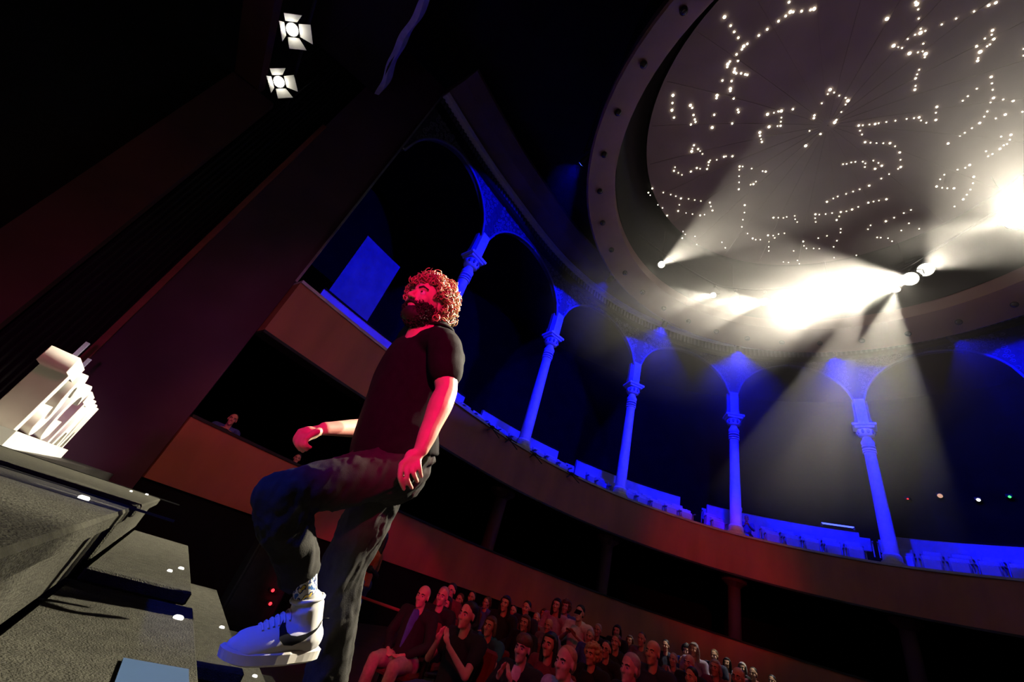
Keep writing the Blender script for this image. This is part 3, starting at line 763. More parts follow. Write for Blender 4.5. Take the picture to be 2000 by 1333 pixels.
# ---------------------------------------------------------------- haze hanging in the beams
def haze(name, c, rad, dens, aniso, lab):
    """bank of haze, thickest in the middle and thinning to nothing at its edge"""
    q = MB(); q.ell((0, 0, 0), rad, nu=40, nv=24)
    m = bpy.data.materials.new(name); m.use_nodes = True; nt = m.node_tree; nt.nodes.clear()
    o = nt.nodes.new('ShaderNodeOutputMaterial'); v = nt.nodes.new('ShaderNodeVolumeScatter')
    tc = nt.nodes.new('ShaderNodeTexCoord'); mp = nt.nodes.new('ShaderNodeMapping'); g = nt.nodes.new('ShaderNodeTexGradient'); g.gradient_type = 'SPHERICAL'
    mp.inputs['Scale'].default_value = (1 / rad[0], 1 / rad[1], 1 / rad[2])
    mu = nt.nodes.new('ShaderNodeMath'); mu.operation = 'MULTIPLY'; mu.inputs[1].default_value = dens
    nt.links.new(tc.outputs['Object'], mp.inputs[0]); nt.links.new(mp.outputs[0], g.inputs[0]); nt.links.new(g.outputs['Fac'], mu.inputs[0])
    nt.links.new(mu.outputs[0], v.inputs['Density'])
    v.inputs['Color'].default_value = (1, 1, 1, 1); v.inputs['Anisotropy'].default_value = aniso
    nt.links.new(v.outputs[0], o.inputs['Volume'])
    ob = q.build(name, m); ob.location = c; tag(ob, lab, 'haze', kind='stuff'); return ob
haze('haze', (10.4, 2.6, 10.0), (8.6, 8.6, 6.0), .024, .4, 'thin white stage haze hanging under the dome where the beams cross')
haze('haze_cloud', (12.2, 4.4, 10.2), (4.6, 4.6, 5.4), .085, .3, 'denser bank of white haze round the glaring cluster of spotlights')
# ---------------------------------------------------------------- people: shared head shape
M_SKIN = mat('skin', (.62, .38, .27), .5, .08, 20, .05, 120)
M_EYE = mat('eye_white', (.7, .68, .64), .25, .02)
M_IRIS = mat('iris', (.03, .02, .015), .2, .02)
def head_shape(mb, M):
    """face looks along +X, z up, about 24 cm tall; M places it"""
    R = M.to_3x3(); T = lambda x, y, z: M @ Vector((x, y, z))
    E_ = lambda c, r: mb.ell(T(*c), r, R, 18, 12)
    E_((-.012, 0, .037), (.098, .077, .088)); E_((.028, 0, -.028), (.062, .060, .092))
    E_((.030, 0, -.082), (.052, .050, .040)); E_((.071, 0, -.108), (.020, .025, .018))
    E_((.074, 0, .024), (.019, .052, .013)); E_((.058, .038, -.028), (.028, .024, .026)); E_((.058, -.038, -.028), (.028, .024, .026))
    mb.tube([T(.080, 0, .016), T(.098, 0, -.012), T(.112, 0, -.033)], [.009, .011, .013], 8)
    mb.ell(T(.111, 0, -.034), .013, nu=10, nv=8)
    for s in (-1, 1):
        mb.ell(T(.098, .013 * s, -.037), .0095, nu=8, nv=6)
        mb.ell(T(-.008, .078 * s, -.008), (.022, .009, .034), R @ Matrix.Rotation(.25 * s, 3, 'Z'), 10, 8)
    E_((.081, 0, -.064), (.011, .024, .0065)); E_((.079, 0, -.077), (.011, .021, .0075))
    mb.tube([T(-.020, 0, -.06), T(-.030, 0, -.13), T(-.040, 0, -.20)], [.054, .053, .06], 14)
def eyes(M, parent, inv, browmat, sc=1.0):
    for s in (-1, 1):
        q = MB(); q.ell(inv @ (M @ Vector((.0735, .031 * s, .0))), .0135 * sc, nu=10, nv=8); e = q.build('eye', M_EYE, parent, True)
        q = MB(); q.ell(inv @ (M @ Vector((.0835, .0315 * s, .001))), .0062 * sc, nu=8, nv=6); q.build('iris', M_IRIS, e, True)
        q = MB(); q.tube([inv @ (M @ Vector(p)) for p in ((.092, .012 * s, .021), (.089, .032 * s, .028), (.073, .053 * s, .021))], [.005, .006, .003], 6); q.build('eyebrow', browmat, parent, True)

# ---------------------------------------------------------------- the man walking up the steps
HEADC = atY(833, 594, 1.66)
fwd = Vector((-.88, -.47, -.06)).normalized(); lft = Vector((0, 0, 1)).cross(fwd).normalized(); upv = fwd.cross(lft)
HM = Matrix.Translation(HEADC) @ Matrix(((fwd.x, lft.x, upv.x), (fwd.y, lft.y, upv.y), (fwd.z, lft.z, upv.z))).to_4x4() @ Matrix.Scale(1.06, 4)
shL, elL, wrL = atY(868, 672, 1.50), atY(872, 764, 1.44), atY(823, 878, 1.42)
shR = atY(806, 664, 1.86); elR, wrR = atY(742, 836, 2.0), atY(634, 838, 1.86)
neck = atY(846, 652, 1.67); chest = atY(818, 720, 1.68); belly = atY(782, 815, 1.68); pelv = atY(768, 892, 1.68)
b = MB(); head_shape(b, HM)
b.limb([neck, chest, belly, pelv], [(.07, .07), (.11, .14), (.10, .14), (.11, .14)], 16)
b.limb([shL, shL.lerp(elL, .5), elL], [.052, .056, .046]); b.limb([elL, elL.lerp(wrL, .25), elL.lerp(wrL, .7), wrL], [.046, .050, .038, .029])
b.limb([shR, shR.lerp(elR, .5), elR], [.05, .052, .044]); b.limb([elR, elR.lerp(wrR, .3), wrR], [.044, .046, .029])
b.limb([shL, chest + Vector((.02, 0, .07)), shR], [.06, .09, .06])
def finger(pts, r): b.limb(pts, r, 10, 4)
# near hand hanging by the thigh
kn = [(784, 908), (796, 909), (808, 904), (818, 897)]
palm0 = atY(818, 890, 1.42)
for (kx, ky) in kn: b.limb([wrL, atY(kx, ky, 1.415)], [(.022, .018), (.0135, .012)], 10, 4)
b.ell(atY(804, 895, 1.42), (.030, .017, .034), None, 12, 8)
for (k_, m_, t_) in (((784, 908), (781, 933), (789, 956)), ((796, 909), (795, 934), (804, 954)), ((808, 904), (808, 925), (815, 941)), ((818, 897), (819, 914), (823, 931))):
    finger([atY(*k_, 1.415), atY(*m_, 1.40), atY(*t_, 1.43)], [.0105, .0098, .0078])
finger([atY(806, 888, 1.43), atY(790, 903, 1.455), atY(786, 928, 1.46)], [.015, .012, .009])
# far hand, fingers curled down
for (kx, ky, yy) in ((586, 843, 1.84), (588, 848, 1.83), (593, 853, 1.82), (599, 858, 1.82)): b.limb([wrR, atY(kx, ky, yy)], [(.022, .018), (.0135, .012)], 10, 4)
b.ell(atY(606, 846, 1.84), (.036, .022, .026), None, 12, 8)
for (k_, m_, t_, yy) in (((586, 843), (576, 860), (586, 879), 1.84), ((588, 848), (579, 867), (592, 882), 1.825), ((593, 853), (588, 869), (599, 879), 1.81), ((599, 858), (596, 869), (606, 874), 1.80)):
    finger([atY(*k_, yy), atY(*m_, yy - .01), atY(*t_, yy + .0)], [.0108, .010, .008])
finger([atY(622, 843, 1.83), atY(608, 850, 1.80), atY(598, 857, 1.79)], [.016, .012, .009])
man = b.build('person', M_SKIN); remesh(man, .0045, 5, .5)
tag(man, 'curly-haired bearded man in black tee and trousers stepping up onto the stage', 'person')
I4 = Matrix.Identity(4)
M_BEARD = mat('dark_beard', (.02, .013, .010), .7, .3, 40)
M_CURL = mat('blond_curls', (.42, .25, .11), .42, .3, 60, spec=.6)
eyes(HM, man, I4, M_BEARD, 1.06)
def curls(name, m, count, region, rmin, rmax, tube_r, seed, parent, steps=16):
    rnd = random.Random(seed); q = MB(); n = 0
    while n < count:
        v = Vector((rnd.gauss(0, 1), rnd.gauss(0, 1), rnd.gauss(0, 1))).normalized()
        pt = region(v, rnd)
        if pt is None: continue
        c = HM @ pt[0]; nrm = (HM.to_3x3() @ pt[1]).normalized()
        a = nrm.orthogonal().normalized(); a = Matrix.Rotation(rnd.uniform(0, 6.28), 3, nrm) @ a; bb = nrm.cross(a)
        r0 = rnd.uniform(rmin, rmax); tw = rnd.uniform(1.2, 2.1); dr = rnd.choice((-1, 1)); le = r0 * rnd.uniform(1.2, 2.6)
        ax = (nrm * rnd.uniform(.2, .9) + a * rnd.uniform(-1, 1) + bb * rnd.uniform(-1, 1)).normalized()
        e1 = ax.orthogonal().normalized(); e2 = ax.cross(e1)
        pts = [c + ax * (le * (k / steps - .35)) + e1 * (math.cos(dr * tw * 6.28 * k / steps) * r0) + e2 * (math.sin(dr * tw * 6.28 * k / steps) * r0) for k in range(steps + 1)]
        q.tube(pts, tube_r, 4, False); n += 1
    return q.build(name, m, parent, True)
def scalp(v, rnd):
    p = Vector((v.x * .126 - .026, v.y * .114, v.z * .126 + .034)) * 1.0
    lump = 1 + .10 * noise.noise(v * 2.6)
    if v.x > .15 and p.z < .055 + .03 * rnd.random() and abs(p.y) < .085: return None
    if p.x > -.015 and p.z < .0: return None
    if p.z < -.10: return None
    k = rnd.uniform(.82, 1.07) * lump
    c = Vector((-.022, 0, .042)); return (c + (p - c) * k, v)
hair = curls('hair', M_CURL, 1150, scalp, .009, .017, .0026, 5, man)
q = MB(); q.ell((-.030, 0, .046), (.102, .092, .098), nu=20, nv=14)
q.v = [v for v in q.v]; core = MB()
for c, r in (((-.026, 0, .052), (.100, .088, .092)), ((-.052, 0, -.01), (.066, .084, .085))): core.ell(HM @ Vector(c), [x * 1.06 for x in r], HM.to_3x3() * (1 / 1.06), 20, 14)
o = core.build('hair_mass', mat('hair_root', (.13, .07, .03), .8, .3, 40), man, True)
def jaw(v, rnd):
    p = Vector((v.x * .064 + .024, v.y * .064, v.z * .078 - .064))
    if p.z > -.032 - .02 * (1 - min(abs(p.y) / .06, 1)) or p.x < -.015: return None
    if p.x > .07 and abs(p.y) < .030 and -.088 < p.z < -.055: return None
    return (p, v)
curls('beard', M_BEARD, 420, jaw, .005, .010, .0020, 9, man, 10)
q = MB(); q.tube([HM @ Vector(p) for p in ((.060, .034, -.072), (.086, .022, -.058), (.097, 0, -.053), (.086, -.022, -.058), (.060, -.034, -.072))], [.006, .008, .008, .008, .006], 8)
q.build('moustache', M_BEARD, man, True)
bm_ = MB(); bm_.ell(HM @ Vector((.032, 0, -.096)), (.064, .057, .046), HM.to_3x3(), 18, 12); bm_.build('beard_mass', M_BEARD, man, True)

def crumple(o, amp, sc, seed=0, dirn=None):
    me = o.data; me.update()
    nv = [v.normal.copy() for v in me.vertices]
    for v, n in zip(me.vertices, nv):
        p = v.co; s = Vector((p.x * sc[0] + seed, p.y * sc[1], p.z * sc[2]))
        f = noise.noise(s) + .5 * noise.noise(s * 2.3)
        g = 1 - abs(noise.noise(s * .8 + Vector((5, 3, 1)))) * 2
        v.co = p + n * (amp * (f * .6 + .7 * max(g, 0) ** 2))
    me.update()
M_TEE = mat('black_cotton', (.009, .0085, .009), .9, .2, 30, .15, 300, spec=.15)
M_TROU = mat('charcoal_twill', (.038, .036, .032), .85, .15, 40, .15, 300, spec=.15)
t = MB()
t.limb([neck + Vector((.010, 0, .016)), atY(838, 690, 1.68), atY(815, 730, 1.68), belly, atY(772, 872, 1.68), atY(770, 893, 1.68)],
       [(.074, .078), (.115, .185), (.128, .19), (.124, .174), (.138, .186), (.138, .188)], 22, 6)
t.limb([atY(836, 678, 1.66), shL + Vector((0, .01, .0)), shL.lerp(elL, .42), shL.lerp(elL, .60)], [.085, .078, .074, .072], 16)
t.limb([atY(820, 672, 1.72), shR, shR.lerp(elR, .5)], [.085, .076, .07], 16)
tee = t.build('t_shirt', M_TEE, man); remesh(tee, .008, 6); crumple(tee, .006, (9, 9, 5), 2)
q = MB(); ring_ = []
for k in range(25):
    a = 2 * PI * k / 24; cN = neck + Vector((.008, 0, .028)); ring_.append(cN + Vector((0, math.cos(a) * .080, 0)) + Vector((-math.sin(a) * .078, 0, -.022 * math.sin(a))))
q.tube(ring_, .008, 8, False); q.build('collar', M_TEE, man, True)
# trousers
hipL, knL, anL = atY(788, 914, 1.64), atY(545, 970, 1.57), atY(584, 1118, 1.60)
hipR, knR, anR = atY(768, 905, 1.78), atY(672, 1105, 1.86), Vector((.80, 1.86, .62))
t = MB()
t.limb([atY(770, 872, 1.68), pelv, atY(775, 925, 1.68)], [(.118, .165), (.13, .175), (.12, .165)], 20)
t.limb([hipL, hipL.lerp(knL, .45), knL.lerp(hipL, .08)], [.108, .090, .075], 18)
t.limb([knL, knL.lerp(anL, .3), knL.lerp(anL, .75), anL], [.076, .078, .066, .058], 18)
t.limb([hipR, hipR.lerp(knR, .45), knR], [.108, .098, .082], 18)
t.limb([knR, knR.lerp(anR, .35), knR.lerp(anR, .8), anR], [.082, .082, .072, .066], 18)
tr = t.build('trousers', M_TROU, man); remesh(tr, .008, 5); crumple(tr, .012, (16, 16, 7), 11); crumple(tr, .005, (34, 34, 16), 4)

# high-top trainers
M_SHOE = mat('white_leather', (.82, .80, .78), .45, .05, 15)
M_SOLE = mat('cream_rubber', (.74, .70, .63), .6, .05, 12)
M_SWOOSH = mat('black_leather', (.012, .012, .012), .4, .1, 20)
M_SOCK = bpy.data.materials.new('patterned_sock'); M_SOCK.use_nodes = True
nt = M_SOCK.node_tree; bs = nt.nodes['Principled BSDF']; tc = nt.nodes.new('ShaderNodeTexCoord'); vo = nt.nodes.new('ShaderNodeTexNoise'); vo.inputs['Scale'].default_value = 42; vo.inputs['Detail'].default_value = 2
rp = nt.nodes.new('ShaderNodeValToRGB'); rp.color_ramp.interpolation = 'CONSTANT'
for k, (pos, c) in enumerate(((0, (.05, .16, .45)), (.42, (.8, .8, .78)), (.55, (.02, .05, .2)), (.62, (.85, .62, .08)), (.68, (.8, .8, .78)))):
    e = rp.color_ramp.elements[k] if k < 2 else rp.color_ramp.elements.new(pos)
    e.position = pos; e.color = (*c, 1)
nt.links.new(tc.outputs['Object'], vo.inputs['Vector']); nt.links.new(vo.outputs['Fac'], rp.inputs[0]); nt.links.new(rp.outputs[0], bs.inputs['Base Color']); bs.inputs['Roughness'].default_value = .9
from mathutils.bvhtree import BVHTree
def shoe(M, with_logo=True):
    T = lambda x, y, z: M @ Vector((x, y, z)); R = M.to_3x3()
    u = MB()
    u.limb([T(-.062, 0, .065), T(0, .002, .068), T(.07, .004, .058), T(.13, .004, .048), T(.165, .002, .044)], [(.042, .046), (.046, .048), (.047, .042), (.046, .034), (.038, .028)], 18)
    u.limb([T(-.048, 0, .06), T(-.036, 0, .11), T(-.018, 0, .158)], [(.050, .046), (.049, .044), (.054, .049)], 18)
    u.limb([T(-.01, 0, .12), T(.04, 0, .095), T(.09, 0, .072)], [(.036, .03), (.036, .028), (.034, .026)], 14)
    up = u.build('shoe', M_SHOE, man); remesh(up, .005, 4)
    n = 36; vs = []
    def outline(k):
        a = 2 * PI * k / n; x = math.cos(a); y = math.sin(a)
        return (.047 + .158 * (abs(x) ** .8) * (1 if x > 0 else -1), (.052 if x > -.2 else .046) * (abs(y) ** .75) * (1 if y > 0 else -1))
    lv = [(-.002, .90), (.004, 1.0), (.030, 1.02), (.036, .97)]
    for z, s in lv:
        for k in range(n):
            x, y = outline(k); tl = max(0, (x - .12)) ** 2 * 2.2; vs.append(T(.047 + (x - .047) * s, y * s, z + tl))
    fs = [(j * n + k, j * n + (k + 1) % n, (j + 1) * n + (k + 1) % n, (j + 1) * n + k) for j in range(len(lv) - 1) for k in range(n)]
    fs += [tuple(range(n - 1, -1, -1)), tuple(range(3 * n, 4 * n))]
    mesh_obj('sole', vs, fs, M_SOLE, up)
    dg = bpy.context.evaluated_depsgraph_get(); me = up.data
    bvh = BVHTree.FromPolygons([v.co.copy() for v in me.vertices], [tuple(p.vertices) for p in me.polygons])
    side = R @ Vector((0, 1, 0)); side.normalize()
    def onside(x, z, s=1, o_=.0025):
        h = bvh.ray_cast(T(x, .3 * s, z), -side * s)
        return (h[0] + side * s * o_) if h[0] is not None else T(x, .045 * s, z)
    lower = [(.052, .122), (.064, .098), (.060, .072), (.040, .056), (.012, .054), (-.02, .066), (-.055, .092), (-.092, .128)]
    upper = [(.046, .118), (.046, .104), (.040, .090), (.026, .082), (.006, .080), (-.024, .086), (-.058, .102), (-.091, .130)]
    def dense(L, m=4):
        out = []
        for a, b_ in zip(L, L[1:]): out += [(a[0] + (b_[0] - a[0]) * k / m, a[1] + (b_[1] - a[1]) * k / m) for k in range(m)]
        return out + [L[-1]]
    lo, hi = dense(lower), dense(upper); vv, ff = [], []; rows = 5
    for a, b_ in zip(lo, hi):
        for r_ in range(rows): vv.append(onside(a[0] + (b_[0] - a[0]) * r_ / (rows - 1), a[1] + (b_[1] - a[1]) * r_ / (rows - 1)))
    for i in range(len(lo) - 1):
        for r_ in range(rows - 1): ff.append((i * rows + r_, (i + 1) * rows + r_, (i + 1) * rows + r_ + 1, i * rows + r_ + 1))
    if with_logo: tag(mesh_obj('swoosh', vv, ff, M_SWOOSH, up, True), 'black curved tick on the side of the shoe')
    # laces
    for k in range(7):
        x = .02 + .015 * k; q = MB(); pts = []
        for j in range(7):
            y = -.026 + .052 * j / 6
            h = bvh.ray_cast(T(x, y, .3), -(R @ Vector((0, 0, 1))).normalized()); pts.append((h[0] if h[0] is not None else T(x, y, .1)) + R @ Vector((0, 0, .003)))
        q.tube(pts, .0032, 6); q.build('lace', M_SHOE, up)
    # collar rim
    q = MB(); q.tube([T(-.012 + .050 * math.cos(k * PI / 10), .047 * math.sin(k * PI / 10), .178 - .012 * math.cos(k * PI / 10)) for k in range(21)], .007, 8, False); q.build('collar_rim', M_SHOE, up, True)
    q = MB(); q.limb([T(-.018, 0, .15), T(.006, 0, .20), T(.03, 0, .26)], [(.040, .036), (.037, .034), (.037, .034)], 16); q.build('sock', M_SOCK, man, True)
    return up
toe, heel = atY(422, 1298, 1.56), atY(614, 1287, 1.60)
fx = (toe - heel).normalized(); fy = Vector((0, 0, 1)).cross(fx).normalized(); fz = fx.cross(fy)
SM = Matrix(((fx.x, fy.x, fz.x), (fx.y, fy.y, fz.y), (fx.z, fy.z, fz.z))).to_4x4()
sl_ = (toe - heel).length / .305
shoe(Matrix.Translation(heel + fx * .105 * sl_ + Vector((0, 0, .0))) @ SM @ Matrix.Scale(sl_, 4))
fx = Vector((-1, -.08, 0)).normalized(); fy = Vector((0, 0, 1)).cross(fx); fz = Vector((0, 0, 1))
SM = Matrix(((fx.x, fy.x, fz.x), (fx.y, fy.y, fz.y), (fx.z, fy.z, fz.z))).to_4x4()
shoe(Matrix.Translation(Vector((.77, 1.86, STZ - 3 * RISE + .003))) @ SM, False)
print('bones', (hipL - knL).length, (knL - anL).length, (hipR - knR).length, (knR - anR).length, (shL - elL).length, (elL - wrL).length, (elR - wrR).length, 'shoe', sl_, 'T', HEADC.z)
# ---------------------------------------------------------------- audience
def lin(a, b, t): return Vector(a).lerp(Vector(b), t)
HEADL = Matrix.Translation((.02, 0, 1.20))
def arms(pose):
    out = []
    for s in (-1, 1):
        sh = Vector((-.07, .19 * s, 1.0))
        if pose == 'clap': el, wr, hd = Vector((.12, .25 * s, .76)), Vector((.27, .075 * s, .93)), Vector((.30, .028 * s, 1.02))
        elif pose == 'phone': el, wr, hd = Vector((.08, .24 * s, .76)), Vector((.28, .08 * s, .86)), Vector((.34, .045 * s, .90))
        elif pose == 'lean': el, wr, hd = Vector((.20, .26 * s, .90)), Vector((.36, .06 * s, .935)), Vector((.40, -.02 * s, .945))
        else: el, wr, hd = Vector((.0, .27 * s, .74)), Vector((.22, .12 * s, .62)), Vector((.28, .06 * s, .60))
        out.append((s, sh, el, wr, hd))
    return out
VAR = {}
def skin_mesh(pose):
    if ('s', pose) in VAR: return VAR[('s', pose)]
    q = MB(); head_shape(q, HEADL); q.limb([(-.04, 0, .5), (-.07, 0, .8), (-.05, 0, 1.02)], [(.08, .11), (.08, .11), (.055, .06)], 12)
    for s, sh, el, wr, hd in arms(pose):
        q.limb([sh, el], [.045, .038], 10); q.limb([el, wr], [.038, .026], 10); q.limb([(-.05, 0, 1.0), sh], [.05, .045], 10)
        d = (hd - wr).normalized(); side = Vector((0, 1, 0)) if pose != 'clap' else Vector((1, 0, 0)); nn = d.cross(side).normalized(); sd = nn.cross(d)
        q.limb([wr, wr + d * .05, wr + d * .085], [(.028, .022), (.034, .02), (.03, .018)], 10)
        for k in range(4):
            b0 = wr + d * .08 + sd * (.021 * (k - 1.5)); L = (.06, .075, .07, .055)[k]
            q.limb([b0, b0 + d * L * .5, b0 + d * L + nn * .008 * s], [.010, .0095, .008], 8, 3)
        q.limb([wr + d * .03 + sd * .02, wr + d * .06 + sd * .045, wr + d * .085 + sd * .05], [.012, .011, .009], 8, 3)
    o = q.build('person', M_SKIN); remesh(o, .0085, 3); me = o.data; bpy.data.objects.remove(o); VAR[('s', pose)] = me; return me
def top_mesh(pose, sleeve):
    if ('t', pose, sleeve) in VAR: return VAR[('t', pose, sleeve)]
    q = MB(); q.limb([(-.02, 0, .46), (-.04, 0, .62), (-.07, 0, .88), (-.06, 0, 1.02), (-.045, 0, 1.06)], [(.125, .165), (.13, .165), (.125, .19), (.09, .15), (.06, .07)], 18)
    for s, sh, el, wr, hd in arms(pose):
        q.limb([(-.06, .10 * s, .99), sh], [.085, .078], 12)
        if sleeve == 'long': q.limb([sh, el], [.074, .060], 12); q.limb([el, wr - (wr - el) * .1], [.060, .044], 12)
        else: q.limb([sh, sh.lerp(el, .55)], [.074, .062], 12)
    o = q.build('top', M_TEE); remesh(o, .013, 4); crumple(o, .008, (8, 8, 6), 3); me = o.data; bpy.data.objects.remove(o); VAR[('t', pose, sleeve)] = me; return me
def legs_mesh():
    if 'l' in VAR: return VAR['l']
    q = MB(); q.limb([(-.03, -.1, .5), (-.03, .1, .5)], [.125, .125], 14)
    for s in (-1, 1):
        q.limb([(0, .10 * s, .50), (.24, .12 * s, .53), (.44, .13 * s, .52)], [.10, .088, .07], 14); q.limb([(.44, .13 * s, .52), (.46, .13 * s, .3), (.44, .13 * s, .10)], [.07, .066, .055], 14)
    o = q.build('trousers', M_TROU); remesh(o, .014, 4); crumple(o, .008, (9, 9, 9), 8); me = o.data; bpy.data.objects.remove(o); VAR['l'] = me; return me
def tucked_mesh():
    if 'tk' in VAR: return VAR['tk']
    q = MB(); q.limb([(-.05, -.1, .5), (-.05, .1, .5)], [.125, .125], 14)
    for s in (-1, 1): q.limb([(-.04, .10 * s, .50), (.03, .12 * s, .34), (-.08, .13 * s, .09)], [.10, .08, .055], 14)
    o = q.build('trousers', M_TROU); remesh(o, .014, 4); me = o.data; bpy.data.objects.remove(o); VAR['tk'] = me; return me
def shoe_mesh():
    if 'sh' in VAR: return VAR['sh']
    q = MB()
    q.limb([(.40, 0, .05), (.48, 0, .05), (.60, 0, .035)], [(.04, .045), (.045, .04), (.04, .028)], 12)
    o = q.build('shoe', M_SWOOSH, None, True); me = o.data; bpy.data.objects.remove(o); VAR['sh'] = me; return me
def hair_mesh(style):
    if ('h', style) in VAR: return VAR[('h', style)]
    q = MB(); T = lambda x, y, z: HEADL @ Vector((x, y, z))
    if style in ('short', 'fringe', 'bob', 'long', 'cropped'):
        q.ell(T(-.024, 0, .054), (.098, .083, .084), nu=18, nv=12); q.ell(T(-.060, 0, .0), (.055, .076, .075), nu=16, nv=10)
    if style == 'cropped': q.v = [HEADL @ (Vector((-.024, 0, .045)) + (HEADL.inverted() @ v - Vector((-.024, 0, .045))) * .965) for v in q.v]
    if style == 'fringe': q.ell(T(.055, .0, .066), (.045, .066, .036), nu=14, nv=8); q.ell(T(.0, 0, .07), (.1, .09, .075), nu=14, nv=8)
    if style in ('long', 'bob'):
        e = -.19 if style == 'long' else -.09
        for s in (-1, 1): q.limb([T(.0, .070 * s, .06), T(-.012, .086 * s, -.03), T(-.02, .088 * s, e)], [(.045, .024), (.045, .026), (.036, .024)], 12)
        q.limb([T(-.07, 0, .04), T(-.085, 0, -.06), T(-.09, 0, e)], [(.06, .075), (.05, .08), (.035, .075)], 14)
        q.ell(T(.035, 0, .088), (.05, .066, .028), nu=14, nv=8)
    if style == 'curly':
        rnd = random.Random(3)
        for k in range(150):
            v = Vector((rnd.gauss(0, 1), rnd.gauss(0, 1), rnd.gauss(0, 1))).normalized()
            p = Vector((v.x * .112 - .03, v.y * .108, v.z * .115 + .03))
            if p.x > .03 and p.z < .075: continue
            if p.z < -.09: continue
            q.ell(T(*p), rnd.uniform(.018, .03), nu=8, nv=6)
        q.ell(T(-.03, 0, .035), (.10, .094, .10), nu=18, nv=12)
    o = q.build('hair', M_BEARD); remesh(o, .009, 3); me = o.data
    bpy.data.objects.remove(o); VAR[('h', style)] = me; return me
def seat_proto():
    r = empty('theatre_seat')
    q = MB(); q.box((0, 0, .42), (.46, .48, .10), bev=.03); q.build('seat', M_SEATR, r)
    q = MB(); q.box((-.25, 0, .70), (.09, .48, .56), Matrix.Rotation(-.14, 3, 'Y'), .03); q.build('backrest', M_SEATR, r)
    for s in (-1, 1):
        q = MB(); q.box((-.05, .265 * s, .62), (.36, .05, .04), bev=.01); q.build('armrest', M_BLACK, r)
        q = MB(); q.box((-.05, .265 * s, .30), (.08, .035, .60)); q.build('leg', M_METAL, r)
    return r
SEAT = seat_proto(); seat_used = [False]
HAIRC = {'black': mat('hair_black', (.012, .010, .010), .5, .3, 40), 'brown': mat('hair_brown', (.10, .055, .025), .5, .3, 40), 'blond': mat('hair_blond', (.40, .26, .12), .5, .3, 40), 'grey': mat('hair_grey', (.35, .33, .31), .5, .2, 40)}
CL = {'navy': (.02, .025, .06), 'black': (.012, .012, .014), 'white': (.7, .7, .7), 'teal': (.02, .14, .18), 'grey': (.18, .18, .2), 'blue': (.06, .12, .45), 'beige': (.45, .38, .28), 'maroon': (.16, .03, .05), 'lilac': (.4, .35, .5), 'denim': (.05, .09, .25), 'orange': (.55, .2, .08), 'green': (.05, .12, .05)}
def cm(n): return mat('cloth_' + n, CL[n], .85, .15, 25, .1, 200)
